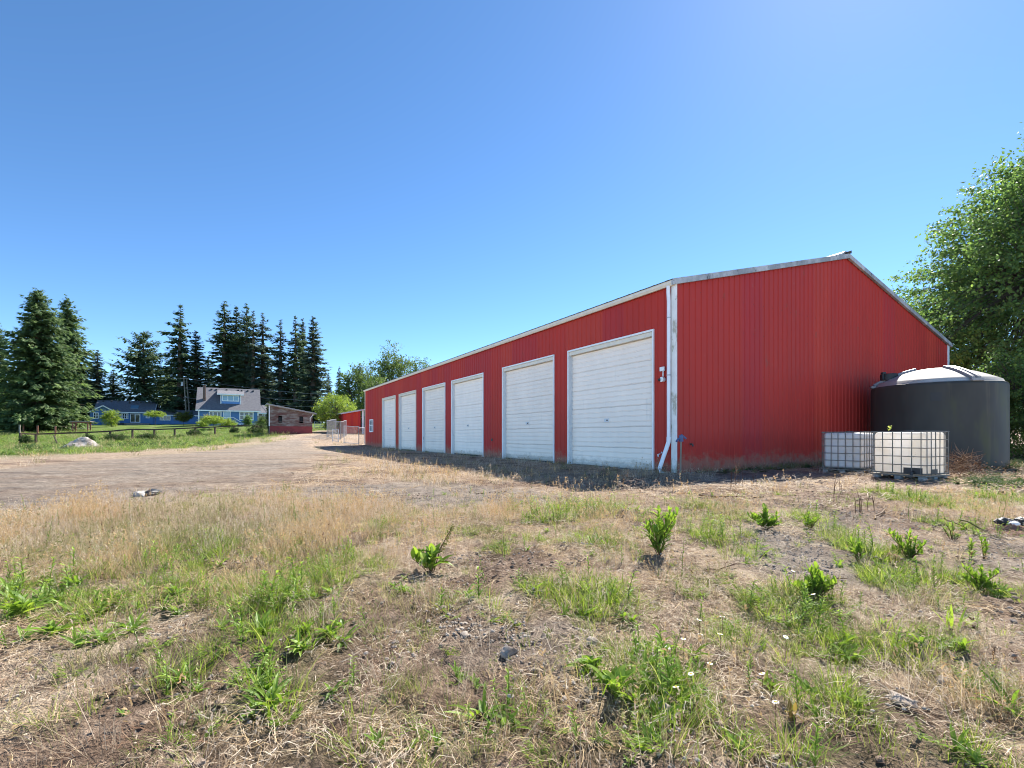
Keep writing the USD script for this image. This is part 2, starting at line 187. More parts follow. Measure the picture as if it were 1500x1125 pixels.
class MB:
    def __init__(s): s.v, s.f, s.t, s.n = [], [], [], 0
    def add(s, v, f, t=None):
        v = np.asarray(v, float).reshape(-1, 3); f = np.asarray(f, int)
        if f.shape[1] == 4: f = np.vstack([f[:, [0, 1, 2]], f[:, [0, 2, 3]]])
        s.v.append(v); s.f.append(f + s.n); s.t.append(np.broadcast_to(0.5 if t is None else t, (len(v),))); s.n += len(v)
        return s
    def box(s, c, d, rz=0.0, bev=0.0):
        d = np.asarray(d, float) / 2
        if bev:
            b = min(bev, d.min() * 0.8); pts = []
            for sx in (-1, 1):
                for sy in (-1, 1):
                    for sz in (-1, 1):
                        q = np.array([sx, sy, sz])
                        for k in range(3):
                            e = d - b; e[k] = d[k]; pts.append(q * e)
            h = trimesh.convex.convex_hull(np.array(pts)); return s.add(rotz(h.vertices, rz) + c, h.faces)
        q = np.array([[x, y, z] for z in (-1, 1) for y in (-1, 1) for x in (-1, 1)]) * d
        return s.add(rotz(q, rz) + c, [[0, 2, 3, 1], [4, 5, 7, 6], [0, 1, 5, 4], [2, 6, 7, 3], [0, 4, 6, 2], [1, 3, 7, 5]])
    def b2(s, lo, hi, bev=0.0): lo, hi = np.array(lo, float), np.array(hi, float); return s.box((lo + hi) / 2, hi - lo, 0, bev)
    def beam(s, p, q, w, h, up=(0, 0, 1)):
        p, q = np.array(p, float), np.array(q, float); d = q - p; d /= np.linalg.norm(d)
        a = np.cross(d, up); a /= np.linalg.norm(a) + 1e-12; b = np.cross(a, d)
        c = [p + a * x * w / 2 + b * y * h / 2 for x, y in ((-1, -1), (1, -1), (1, 1), (-1, 1))] + [q + a * x * w / 2 + b * y * h / 2 for x, y in ((-1, -1), (1, -1), (1, 1), (-1, 1))]
        return s.add(c, [[3, 2, 1, 0], [4, 5, 6, 7], [0, 1, 5, 4], [1, 2, 6, 5], [2, 3, 7, 6], [3, 0, 4, 7]])
    def tube(s, pts, r, n=8, cap=True, t=None):
        p = np.asarray(pts, float); r = np.broadcast_to(r, (len(p),)); tg = np.gradient(p, axis=0); tg /= np.linalg.norm(tg, axis=1, keepdims=True) + 1e-12
        ref = np.array([0, 0, 1.0]) if abs(tg[:, 2]).mean() < 0.8 else np.array([1.0, 0.1, 0])
        a = np.cross(tg, ref); a /= np.linalg.norm(a, axis=1, keepdims=True) + 1e-12; b = np.cross(tg, a); ang = np.arange(n) * 2 * PI / n
        v = p[:, None] + r[:, None, None] * (np.cos(ang)[None, :, None] * a[:, None] + np.sin(ang)[None, :, None] * b[:, None]); m = len(p)
        f = [[i * n + j, (i + 1) * n + j, (i + 1) * n + (j + 1) % n, i * n + (j + 1) % n] for i in range(m - 1) for j in range(n)]
        s.add(v, f, t)
        if cap:
            for i, o in ((0, 1), (m - 1, -1)):
                s.add(np.vstack([v[i], p[i]]), [[j, (j + 1) % n, n][::o] for j in range(n)], t)
        return s
    def lathe(s, prof, n=32, c=(0, 0, 0), t=None):
        prof = np.asarray(prof, float); ang = np.arange(n) * 2 * PI / n
        v = np.stack([prof[:, None, 0] * np.cos(ang), prof[:, None, 0] * np.sin(ang), np.broadcast_to(prof[:, None, 1], (len(prof), n))], -1).reshape(-1, 3) + np.array(c)
        f = [[i * n + j, i * n + (j + 1) % n, (i + 1) * n + (j + 1) % n, (i + 1) * n + j] for i in range(len(prof) - 1) for j in range(n)]
        return s.add(v, f, t)
    def poly(s, pts, off):
        """Closed prism: a planar convex polygon (n x 3) pushed along off."""
        p = np.asarray(pts, float); n = len(p); off = np.asarray(off, float)
        f = [[0, i, i + 1] for i in range(1, n - 1)] + [[n, n + i + 1, n + i] for i in range(1, n - 1)]
        for i in range(n): j = (i + 1) % n; f += [[i, n + i, n + j], [i, n + j, j]]
        return s.add(np.vstack([p, p + off]), f)
    def arr(s): return np.vstack(s.v), np.vstack(s.f), np.concatenate(s.t)
    def put(s, name, mat, parent=None, smooth=False, label=None, cat=None, group=None, kind=None, loc=None, rz=0.0):
        v, f, t = s.arr()
        return obj(name, v, f, mat, parent, smooth, t, label, cat, group, kind, loc, rz)

def obj(name, v, f, mat, parent=None, smooth=False, tint=None, label=None, cat=None, group=None, kind=None, loc=None, rz=0.0, path=None):
    path = path or free(str(parent.GetPath()) if parent is not None else '/World', name)
    m = usdkit.mesh(stage, path, (v, f), mats[mat] if isinstance(mat, str) else mat, smooth)
    if tint is not None and np.ptp(tint) > 0 and not (smooth and smooth is not True):
        UsdGeom.PrimvarsAPI(m).CreatePrimvar('tint', Sdf.ValueTypeNames.FloatArray, 'vertex').Set(Vt.FloatArray.FromNumpy(np.asarray(tint, np.float32)))
    if loc is not None: m.AddTranslateOp().Set(tuple(map(float, loc))); m.AddRotateZOp().Set(math.degrees(rz))
    return tag(m.GetPrim(), label, cat, group, kind)

def scatter(name, protos, pos, rz, scale, label, cat, tilt=None, idx=None, seed=0):
    """One uncountable mass (kind stuff): a PointInstancer over prototype meshes [(MB, material)]."""
    path = free('/World', name); pi = UsdGeom.PointInstancer.Define(stage, path); rng = np.random.default_rng(seed); n = len(pos)
    for i, (mb, mat) in enumerate(protos):
        v, f, t = mb.arr(); q = obj('x', v, f, mat, None, False, t, path=f'{path}/tuft_{i:03d}'); pi.CreatePrototypesRel().AddTarget(q.GetPath())
    tl = rng.normal(0, 0.12, (n, 2)) if tilt is None else tilt
    h = np.asarray(rz) / 2; qz = np.stack([np.cos(h), 0 * h, 0 * h, np.sin(h)], 1); qx = np.stack([np.ones(n), tl[:, 0] / 2, tl[:, 1] / 2, np.zeros(n)], 1); qx /= np.linalg.norm(qx, axis=1, keepdims=True)
    w = qx[:, 0] * qz[:, 0] - (qx[:, 1:] * qz[:, 1:]).sum(1); xyz = qx[:, :1] * qz[:, 1:] + qz[:, :1] * qx[:, 1:] + np.cross(qx[:, 1:], qz[:, 1:])
    pi.CreatePositionsAttr(Vt.Vec3fArray.FromNumpy(np.asarray(pos, np.float32)))
    pi.CreateOrientationsAttr(Vt.QuathArray([Gf.Quath(float(a), float(b[0]), float(b[1]), float(b[2])) for a, b in zip(w, xyz)]))
    sc = np.asarray(scale, np.float32); sc = np.repeat(sc[:, None], 3, 1) if sc.ndim == 1 else sc
    pi.CreateScalesAttr(Vt.Vec3fArray.FromNumpy(sc)); pi.CreateProtoIndicesAttr(Vt.IntArray.FromNumpy(np.asarray(rng.integers(0, len(protos), n) if idx is None else idx, np.int32)))
    return tag(pi.GetPrim(), label, cat, kind='stuff')

def smooth01(a, b, x): t = np.clip((x - a) / (b - a), 0, 1); return t * t * (3 - 2 * t)
# ------------------------------------------------------------------ terrain
def ray(px, py, d): return np.array([(px - 750) / FPX * d, d, EYE - (py - HOR) / FPX * d])
CP = [ray(*a) for a in ((393, 636, 56), (458, 634, 58), (440, 638, 52), (30, 652.5, 52), (100, 650, 55), (190, 645, 60), (290, 640, 65), (350, 637, 67), (335, 622.5, 87), (378, 621, 91), (292, 623, 86),
      (135, 622, 98), (210, 622, 102), (290, 622, 104), (50, 632, 76), (0, 636, 74), (100, 630, 80), (489, 644, 50), (523, 649, 47), (470, 630, 66), (510, 635, 62), (120, 662, 40), (20, 668, 38), (250, 652, 48), (340, 648, 50), (430, 644, 47))]
CP += [np.array(a, float) for a in ((-13.8, 45, 0), (4.5, 13.2, 0), (-5, 29, 0), (20.3, 22.3, 0), (2, 54, .3), (10, 40, 0), (-12, 14, 0), (-22, 26, 0), (-30, 34, .05), (0, 10, 0), (0, 0, 0), (-15, 0, 0), (15, 0, 0), (15, 12, 0), (30, 20, .1), (30, 0, 0), (-40, 0, -.1), (-40, 20, -.1), (-17, 37, 0),
      (0, -40, 0), (-60, -20, -.2), (60, -20, 0), (60, 40, .5), (30, 80, 1.2), (0, 110, 3), (-60, 130, 4.6), (-110, 120, 4.2), (-120, 80, 2.2), (-120, 30, .2), (-160, 160, 5), (80, 140, 3), (160, 80, 2), (-200, 0, 0), (0, 220, 5), (200, 220, 4), (-220, 220, 6), (200, -100, 0), (-200, -150, 0), (0, -200, 0))]
CP = np.array(CP); GS, GH = 2.0, 240
gx = np.arange(-GH, GH + 1, GS); X0, Y0 = np.meshgrid(gx, gx, indexing='ij')
GZ = RBFInterpolator(CP[:, :2], CP[:, 2], kernel='linear', smoothing=0.3)(np.stack([X0.ravel(), Y0.ravel()], 1)).reshape(X0.shape)
GZ = gaussian_filter(GZ, 1.2)
def H(x, y):
    x, y = np.asarray(x, float), np.asarray(y, float)
    x, y = np.broadcast_arrays(x, y); z = map_coordinates(GZ, np.stack([np.clip((x.ravel() + GH) / GS, 0, len(gx) - 1.001), np.clip((y.ravel() + GH) / GS, 0, len(gx) - 1.001)]), order=1).reshape(x.shape)
    z = z - 0.30 * (1 - smooth01(0.8, 9.0, y)) * smooth01(-60, -10, y)
    return z
def micro(x, y):
    x, y = np.asarray(x, float), np.asarray(y, float); p = np.stack([x, y, 0 * x], -1); r = np.hypot(x, y); k = 1 - smooth01(12, 30, r)
    return k * (0.10 * (meshkit.fbm(p * 0.7, 3, 5) - 0.5) + 0.085 * (meshkit.fbm(p * 3.1, 4, 9) - 0.5)) + (1 - smooth01(9, 16, r)) * 0.03 * (meshkit.fbm(p * 8.0, 3, 15) - 0.5) + (1 - smooth01(4, 11, r)) * (0.05 * (meshkit.fbm(p * 11.0, 4, 21) - 0.5) + 0.05 * np.maximum(meshkit.fbm(p * 5.0, 3, 33) - 0.58, 0))
def G(x, y): return H(x, y) + micro(x, y)
def at(px, py):
    """The point of the ground seen at photo pixel (px, py)."""
    d = np.geomspace(1.0, 230, 1500); x = (px - 750) / FPX * d; ray_z = EYE - (py - HOR) / FPX * d
    below = ray_z < H(x, d); i = int(np.argmax(below)) if below.any() else len(d) - 1
    return np.array([x[i], d[i], G(x[i], d[i])])
def proj(p): p = np.asarray(p, float); return 750 + FPX * p[..., 0] / p[..., 1], HOR + FPX * (EYE - p[..., 2]) / p[..., 1]
def region(pts): return Polygon([tuple(at(*q)[:2]) for q in pts]).buffer(0)

DRIVE = region(((-330, 712), (-60, 694), (150, 674), (300, 661.5), (370, 653), (418, 644), (452, 639), (474, 637), (476, 640.5), (452, 645), (446, 650), (455, 656), (480, 664), (470, 678), (440, 694), (400, 706), (330, 719), (200, 736), (0, 749), (-330, 765)))
MEADOW = region(((-400, 712), (-60, 692), (150, 672), (250, 664), (330, 655), (395, 645), (440, 638.5), (472, 635.5), (476, 631)) ).union(Polygon([at(-330, 690)[:2], at(476, 631)[:2], (-20, 75), (30, 130), (-40, 230), (-235, 235), (-235, 30)])).buffer(0)
GRAVELS = [region(((465, 712), (620, 703), (760, 716), (900, 735), (780, 748), (560, 744), (430, 726))), region(((1090, 770), (1230, 752), (1300, 790), (1260, 850), (1130, 850), (1060, 810))), region(((620, 935), (760, 905), (900, 930), (850, 985), (700, 1010), (600, 980))),
           region(((1000, 702), (1100, 688), (1215, 694), (1210, 706), (1090, 712))), region(((1370, 800), (1500, 790), (1560, 850), (1420, 840)))]
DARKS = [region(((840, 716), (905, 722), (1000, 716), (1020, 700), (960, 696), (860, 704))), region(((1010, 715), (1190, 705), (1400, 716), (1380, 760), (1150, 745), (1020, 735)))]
def field(poly, x, y, w):
    p = shapely.points(x, y); d = shapely.distance(shapely.boundary(poly), p); d = np.where(shapely.contains_xy(poly, x, y), d, -d)
    return d
# green patches of the near yard: photo position, half sizes, strength, kind (g grass, b broad leaves, o olive)
GREENS = [(150, 805, 60, 18, .55, 'o'), (250, 795, 55, 16, .6, 'o'), (60, 800, 40, 20, .5, 'o'), (360, 800, 50, 18, .6, 'o'), (445, 795, 40, 16, .55, 'o'), (420, 768, 40, 10, .4, 'o'), (210, 770, 40, 9, .4, 'o'), (30, 885, 75, 42, 1.0, 'b'), (95, 915, 50, 25, .7, 'b'), (150, 935, 38, 18, .9, 'b'), (250, 880, 80, 28, .7, 'g'), (320, 830, 60, 22, .5, 'g'), (220, 830, 50, 25, .45, 'g'), (410, 885, 55, 30, 1, 'g'), (390, 925, 50, 25, .9, 'g'), (460, 845, 40, 25, .6, 'g'),
          (455, 950, 50, 28, .9, 'b'), (390, 1030, 80, 42, 1, 'b'), (330, 1040, 40, 25, .7, 'g'), (120, 985, 45, 14, .8, 'o'), (265, 990, 40, 25, .7, 'g'), (235, 950, 50, 20, .4, 'g'), (545, 835, 30, 16, .5, 'g'), (515, 850, 30, 20, .6, 'g'), (650, 893, 24, 12, .7, 'g'), (680, 882, 26, 14, .8, 'g'),
          (735, 905, 28, 14, .7, 'g'), (730, 798, 16, 14, .7, 'o'), (795, 760, 30, 14, .9, 'b'), (755, 752, 12, 10, .8, 'b'), (870, 882, 62, 24, 1, 'g'), (790, 872, 30, 14, .8, 'g'), (900, 995, 60, 45, .75, 'b'), (980, 1010, 60, 38, .9, 'g'), (1010, 1050, 60, 25, .8, 'g'), (1060, 795, 38, 20, .6, 'g'),
          (1050, 752, 40, 14, .7, 'o'), (1195, 765, 26, 13, .8, 'g'), (870, 752, 55, 11, .7, 'g'), (860, 800, 35, 14, .45, 'g'), (920, 795, 50, 16, .35, 'o'), (1170, 890, 60, 28, .7, 'g'), (1265, 806, 28, 16, .9, 'g'), (1300, 850, 40, 20, .9, 'g'), (1150, 915, 60, 22, .7, 'g'), (1080, 925, 50, 20, .6, 'g'), (1290, 950, 70, 28, .75, 'g'),
          (1200, 985, 50, 25, .6, 'g'), (1230, 1035, 50, 20, .6, 'g'), (1130, 1010, 30, 25, .5, 'g'), (1370, 880, 40, 14, .5, 'o'), (1325, 733, 28, 10, .8, 'g'), (1420, 738, 40, 8, .6, 'o'), (1400, 772, 20, 12, .7, 'b'), (1435, 860, 26, 20, .8, 'g'), (1465, 1030, 50, 32, .8, 'o'), (1480, 735, 22, 12, .7, 'g'), (1485, 860, 22, 14, .5, 'g'),
          (770, 1045, 60, 18, .5, 'g'), (560, 1040, 40, 14, .5, 'g'), (1060, 870, 60, 20, .35, 'o'), (700, 780, 30, 12, .4, 'o'), (560, 775, 20, 10, .6, 'g'), (1390, 940, 50, 25, .35, 'o'), (20, 1070, 60, 15, .4, 'g'), (1250, 1100, 200, 18, .5, 'g'), (500, 1100, 200, 18, .5, 'g'), (930, 1100, 120, 15, .6, 'b')]
DRYS = [(100, 790, 160, 38, .9), (330, 775, 150, 26, .9), (480, 770, 110, 26, .8), (30, 820, 60, 40, .8), (180, 830, 60, 28, .6), (370, 862, 16, 22, 1), (690, 703, 95, 11, 1), (600, 700, 70, 9, .7), (450, 800, 70, 25, .7), (150, 760, 200, 14, .9), (360, 745, 120, 12, .6), (640, 700, 40, 8, .8), (1290, 880, 60, 15, .4), (720, 760, 200, 14, .25),
        (1470, 1035, 45, 36, .9), (620, 905, 60, 15, .35), (600, 1005, 40, 18, .5), (200, 1000, 26, 20, .6), (1450, 765, 40, 10, .5), (560, 885, 30, 15, .4)]
def blobs(px, py, L, kinds=None):
    s = np.zeros(np.shape(px))
    for b in L:
        if kinds is None or b[5] in kinds: s = np.maximum(s, b[4] * np.exp(-(((px - b[0]) / b[2]) ** 2 + ((py - b[1]) / b[3]) ** 2) ** 1.5 * 0.7))
    return s
def world_blobs(L):
    """The patches as ellipses on the ground itself: (x, y, half sizes, strength, kind)."""
    out = []
    for b in L:
        if len(b) > 5: b = (b[0], b[1], b[2] * 1.12, b[3] * 1.15, *b[4:])
        c = at(b[0], min(b[1], 1105)); l, r = at(b[0] - b[2], min(b[1], 1105)), at(b[0] + b[2], min(b[1], 1105)); f = at(b[0], max(b[1] - b[3], 650)); n = at(b[0], min(b[1] + b[3], 1120))
        out.append((c[0], (f[1] + n[1]) / 2, max((r[0] - l[0]) / 2, .08), max((f[1] - n[1]) / 2, .08), b[4], b[5] if len(b) > 5 else 'd'))
    return out
WG, WD = world_blobs(GREENS), world_blobs(DRYS)
def wsum(x, y, L, kinds=None):
    s = np.zeros(np.shape(x))
    for b in L:
        if kinds is None or b[5] in kinds: s = np.maximum(s, b[4] * np.exp(-(((x - b[0]) / b[2]) ** 2 + ((y - b[1]) / b[3]) ** 2) ** 1.5 * 0.7))
    return s
ang = np.concatenate([np.linspace(-54, 54, 560), np.linspace(54, 306, 62)[1:-1]]) * PI / 180
rad = np.concatenate([[0.02, 0.3, 0.8], np.geomspace(1.3, 60, 520), np.geomspace(60, 2500, 46)[1:]])
GA, GR = np.meshgrid(ang, rad); gX, gY = GR * np.sin(GA), GR * np.cos(GA); gZ = G(gX, gY)
x, y = gX.ravel(), gY.ravel(); near = np.hypot(x, y) < 240
wob = (meshkit.fbm(np.stack([x * 0.35, y * 0.35, 0 * x], 1), 4, 3) - 0.5); wob2 = meshkit.fbm(np.stack([x * 1.6, y * 1.6, 0 * x], 1), 4, 8) - 0.5; wob3 = meshkit.fbm(np.stack([x * .9, y * .9, 0 * x], 1), 4, 31)
dD, dM = np.full(len(x), -99.0), np.full(len(x), -99.0); dD[near] = field(DRIVE, x[near], y[near], 1); dM[near] = field(MEADOW, x[near], y[near], 1)
far = ~near; dM[far] = 50
grav = smooth01(-0.9, 1.1, dD + 4.0 * wob + 1.5 * wob2) * (0.72 + 0.7 * (wob3 - 0.45).clip(-.5, .4))
close = (y > 0) & (np.hypot(x, y) < 40)
for k, g in enumerate(GRAVELS):
    q = np.zeros(len(x)); q[close] = smooth01(-0.35, 0.45, field(g, x[close], y[close], 1) + 1.1 * wob2[close] + .6 * wob[close]); grav = np.maximum(grav, q * 0.85)
soil = smooth01(0.50, 0.66, meshkit.fbm(np.stack([x * 1.1, y * 1.1, 0 * x], 1), 5, 77)) * 0.85 * (np.hypot(x, y) < 30)
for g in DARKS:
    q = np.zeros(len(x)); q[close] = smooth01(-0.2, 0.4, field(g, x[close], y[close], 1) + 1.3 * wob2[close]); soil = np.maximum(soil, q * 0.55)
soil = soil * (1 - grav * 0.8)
green = smooth01(-0.8, 2.5, dM + 3.0 * wob + 1.0 * wob2) * (1.0 + 0.5 * wob2)
dryedge = np.exp(-((dM - 1.5) / 2.2) ** 2)
green = green * (1 - 0.6 * dryedge)
gn_ = np.zeros(len(x)); gn_[close] = wsum(x[close], y[close], WG); green = np.maximum(green, gn_ * 0.45 * (0.6 + wob2))
green *= (1 - grav * 0.9)
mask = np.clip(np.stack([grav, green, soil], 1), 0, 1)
na, nr = len(ang), len(rad); I = np.arange(nr * na).reshape(nr, na); q = np.stack([I[:-1], np.roll(I, -1, 1)[:-1], np.roll(I, -1, 1)[1:], I[1:]], -1).reshape(-1, 4)
gF = np.vstack([q[:, [0, 2, 1]], q[:, [0, 3, 2]]]); gV = np.stack([x, y, gZ.ravel()], 1)
fn = np.cross(gV[gF[:, 1]] - gV[gF[:, 0]], gV[gF[:, 2]] - gV[gF[:, 0]]); gN = np.zeros_like(gV)
for k in range(3): np.add.at(gN, gF[:, k], fn)
gN /= np.linalg.norm(gN, axis=1, keepdims=True) + 1e-12
ondrive = (dD + 2.5 * wob + wob2)[gF].mean(1) > 0
def sheet(name, F, label, cat):
    u, inv = np.unique(F, return_inverse=True); m = UsdGeom.Mesh.Define(stage, '/World/' + name)
    m.CreatePointsAttr(Vt.Vec3fArray.FromNumpy(gV[u].astype(np.float32))); m.CreateFaceVertexCountsAttr(Vt.IntArray.FromNumpy(np.full(len(F), 3, np.int32)))
    m.CreateFaceVertexIndicesAttr(Vt.IntArray.FromNumpy(inv.astype(np.int32).ravel())); m.CreateSubdivisionSchemeAttr('none')
    m.CreateNormalsAttr(Vt.Vec3fArray.FromNumpy(gN[u].astype(np.float32))); m.SetNormalsInterpolation('vertex')
    UsdGeom.PrimvarsAPI(m).CreatePrimvar('mask', Sdf.ValueTypeNames.Color3fArray, 'vertex').Set(Vt.Vec3fArray.FromNumpy(mask[u].astype(np.float32)))
    UsdShade.MaterialBindingAPI.Apply(m.GetPrim()).Bind(mats['ground']); tag(m.GetPrim(), label, cat, kind='structure')
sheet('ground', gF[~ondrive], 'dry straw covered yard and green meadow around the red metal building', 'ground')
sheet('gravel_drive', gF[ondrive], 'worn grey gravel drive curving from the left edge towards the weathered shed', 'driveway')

# ------------------------------------------------------------------ the red steel building (local x along the gable, y along the door wall)
BA = math.atan2(0.498, 0.867); BC = np.array([4.488, 13.2, 0.0]); GW, LW, EH, SL = 18.26, 36.8, 5.27, 0.262
barn = thing('metal_barn', 'long red ribbed steel building with six white overhead doors and a low gable', 'building', BC, BA)
DOORS = [(0.73, 4.89), (5.75, 9.85), (11.78, 15.83), (16.75, 20.70), (21.96, 25.90), (26.77, 30.66)]; DH = 4.07; WIN = (33.78, 34.98, 1.35, 2.50); REC = 0.2
def bx(gpt): return rotz(np.asarray(gpt, float), BA) + BC
PROF = [(0, 0), (.088, 0), (.109, .021), (.141, .021), (.162, 0)]
def siding(u0, u1, place, top, openings, name='wall_panel', mat='red0', bottom=-0.15):
    us = {round(u0, 4), round(u1, 4)}; k0 = math.floor(u0 / .25)
    prof = [(k * .25 + a, d) for k in range(k0, int(u1 / .25) + 2) for a, d in PROF]
    pu, pd = np.array([p[0] for p in prof]), np.array([p[1] for p in prof])
    us |= {round(a, 4) for a in pu if u0 < a < u1} | {round(e, 4) for o in openings for e in o[:2] if u0 < e < u1}
    us = sorted(us); mb = MB(); off = 0.0
    for a, b in zip(us, us[1:]):
        if b - a < 1e-4: continue
        da, db = np.interp([a, b], pu, pd); m = (a + b) / 2; spans = [(bottom, None)]
        for o in openings:
            if o[0] < m < o[1]: spans = ([(bottom, o[2])] if o[2] > bottom + .01 else []) + [(o[3], None)]
        for lo, hi in spans:
            ha, hb = (top(a), top(b)) if hi is None else (hi, hi)
            mb.add([place(a, da, lo), place(b, db, lo), place(b, db, hb), place(a, da, ha)], [[0, 1, 2, 3]])
    return mb.put(name, mat, barn)
rng = np.random.default_rng(11)
ops = [(a, b, -0.15, DH) for a, b in DOORS] + [WIN]
for k in range(37):
    u0, u1 = k, min(k + 1.0, LW)
    siding(u0, u1, lambda u, d, z: (-d, u, z), lambda u: EH, ops, mat='red' + '010210120'[(k * 5 + k // 3) % 9])
for k in range(19):
    u0, u1 = k, min(k + 1.0, GW)
    us = [u0, u1] if not u0 < GW / 2 < u1 else [u0, GW / 2, u1]
    for a, b in zip(us, us[1:]): siding(a, b, lambda u, d, z: (u, -d, z), lambda u: EH + SL * min(u, GW - u), [], mat='red' + '000100020'[k % 9])
MB().add([(GW, 0, -.15), (GW, LW, -.15), (GW, LW, EH), (GW, 0, EH)], [[0, 1, 2, 3]]).put('back_wall', 'red0', barn)
MB().add([(0, LW, -.15), (0, LW, EH), (GW / 2, LW, EH + SL * GW / 2), (GW, LW, EH), (GW, LW, -.15)], [[0, 1, 2], [0, 2, 4], [2, 3, 4]]).put('far_gable_wall', 'red0', barn)
def rz_(g): return EH + 0.05 + SL * min(g, GW - g)
for a, b in ((-.16, GW / 2), (GW / 2, GW + .16)):
    mb = MB()
    p = [(a, -.10, rz_(a)), (b, -.10, rz_(b)), (b, LW + .1, rz_(b)), (a, LW + .1, rz_(a))]
    mb.poly(p, (0, 0, .035))
    for k in range(0, 74): y0 = .1 + k * .5; mb.poly([(a, y0, rz_(a) + .035), (b, y0, rz_(b) + .035), (b, y0 + .06, rz_(b) + .035), (a, y0 + .06, rz_(a) + .035)], (0, 0, .025))
    mb.put('roof_panel', 'roof', barn)
rg = rz_(GW / 2)
MB().poly([(GW / 2 - .22, 0, rg - .055), (GW / 2, 0, rg + .002), (GW / 2 + .22, 0, rg - .055), (GW / 2 + .22, 0, rg - .0), (GW / 2 + .05, 0, rg + .105), (GW / 2 - .05, 0, rg + .105), (GW / 2 - .22, 0, rg)], (0, LW, 0)).put('ridge_cap', 'roof', barn, loc=(0, 0, .07))
MB().poly([(GW / 2 - .08, -.17, rg + .05), (GW / 2 + .05, -.17, rg + .05), (GW / 2 + .05, -.17, rg + .16), (GW / 2 - .12, -.17, rg + .10)], (0, .14, 0)).put('ridge_end', 'rust_dark', barn)
for s, (a, b) in enumerate(((-.17, GW / 2), (GW / 2, GW + .17))):      # rake trim in lengths of about three metres
    us = np.linspace(a, b, 4)
    for i in range(3):
        u, v = us[i], us[i + 1] - .006
        MB().poly([(u, -.125, rz_(u) - .115), (v, -.125, rz_(v) - .115), (v, -.125, rz_(v) + .048), (u, -.125, rz_(u) + .048)], (0, .09, 0)).put('rake_trim', 'lichen', barn)
# eave: gutter in lengths, roof edge
us = np.linspace(-.12, LW + .1, 8)
for i in range(7):
    u, v = us[i], us[i + 1] - .004
    MB().poly([(-.165, u, EH + .03), (-.06, u, EH + .03), (-.06, u, EH - .10), (-.115, u, EH - .10), (-.165, u, EH - .04)], (0, v - u, 0)).put('gutter', 'cream', barn)
MB().b2((-.185, -.1, EH + .032), (-.05, LW + .1, EH + .05)).put('roof_edge', 'rust_dark', barn)
# corner trims, downspout
mb = MB(); mb.b2((-.05, -.05, -.12), (.05, -.028, EH - .03)); mb.b2((-.05, -.028, -.12), (-.028, .07, EH - .03)); mb.put('corner_trim', 'mossy', barn)
mb = MB(); mb.b2((-.05, LW - .1, -.12), (-.028, LW + .03, EH - .03)); mb.put('corner_trim', 'cream', barn)
mb = MB(); mb.b2((GW - .12, -.05, -.12), (GW + .05, -.028, EH - .03)); mb.put('corner_trim', 'white_trim', barn)
ds = MB(); ds.tube([(-.12, .11, EH - .09), (-.12, .11, EH - .25), (-.10, .11, EH - .5), (-.10, .11, .95)], .052, 12); dsp = ds.put('downspout', 'pvc', barn, 35)
MB().tube([(-.10, .11, 1.0), (-.105, .115, .86), (-.30, .26, .12), (-.30, .22, .02), (-.27, .08, -.04)], [.06, .058, .055, .057, .06], 12).put('elbow', 'pvc', dsp, 35)
for z in (EH - .98, 2.7): mb = MB(); mb.tube([(-.10, .11, z), (-.10, .11, z + .03)], .06, 12); mb.put('strap', 'galv', dsp)
# doors
for i, (a, b) in enumerate(DOORS):
    fr = MB(); t = .055
    fr.b2((-.045, a, -.12), (-.002, a + t, DH)); fr.b2((-.045, b - t, -.12), (-.002, b, DH)); fr.b2((-.046, a, DH), (-.002, b, DH + t))
    d = fr.put('overhead_door', 'white_trim' if i < 4 else 'cream', barn)
    jm = MB(); jm.b2((-.002, a + .004, -.12), (REC, a + t, DH - .002)); jm.put('jamb', 'jamb', d)
    jm = MB(); jm.b2((-.002, b - t, -.12), (REC, b - .004, DH - .002)); jm.put('jamb', 'jamb', d)
    MB().b2((0, a + t, DH - .13), (REC, b - t, DH - .003)).put('header', 'cream', d)
    MB().b2((REC + .06, a - .1, -.12), (REC + .1, b + .1, DH + .2)).put('backing', 'dark', d)
    ns, H0, H1 = 6, .0 + .02 * (i % 3), DH - .13; sh = (H1 - H0) / ns
    for k in range(ns):
        z0 = H0 + k * sh; prof = []
        for j in range(4):
            zz = z0 + j * sh / 4; g = .018 if j == 0 else .014
            prof += [(REC - .055 + g, zz + (.003 if j == 0 else 0)), (REC - .055 + g, zz + .016), (REC - .055, zz + .028), (REC - .055, zz + sh / 4 - .012)]
        prof += [(REC - .055 + .016, z0 + sh - .002)]
        prof = np.array(prof); n = len(prof); ya, yb = a + t + .004, b - t - .004
        v = np.vstack([np.column_stack([prof[:, 0], np.full(n, yv), prof[:, 1]]) for yv in (ya, yb)])
        f = [[j, j + 1, n + j + 1, n + j] for j in range(n - 1)]
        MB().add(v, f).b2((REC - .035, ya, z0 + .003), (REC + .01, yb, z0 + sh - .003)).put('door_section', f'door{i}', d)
    yl = (a + b) / 2 + .15; zl = H0 + 2.35 * sh
    MB().b2((REC - .075, yl - .12, zl - .06), (REC - .053, yl + .12, zl + .06), .01).put('lock_plate', 'jamb', d)
    MB().tube([(REC - .075, yl - .05, zl), (REC - .10, yl - .05, zl)], .022, 10).put('handle', 'rust_dark', d)
    mb = MB(); mb.b2((REC - .068, a + t + .01, H0 - .05), (REC + .01, b - t - .01, H0 + .006)); mb.put('bottom_seal', 'black', d)
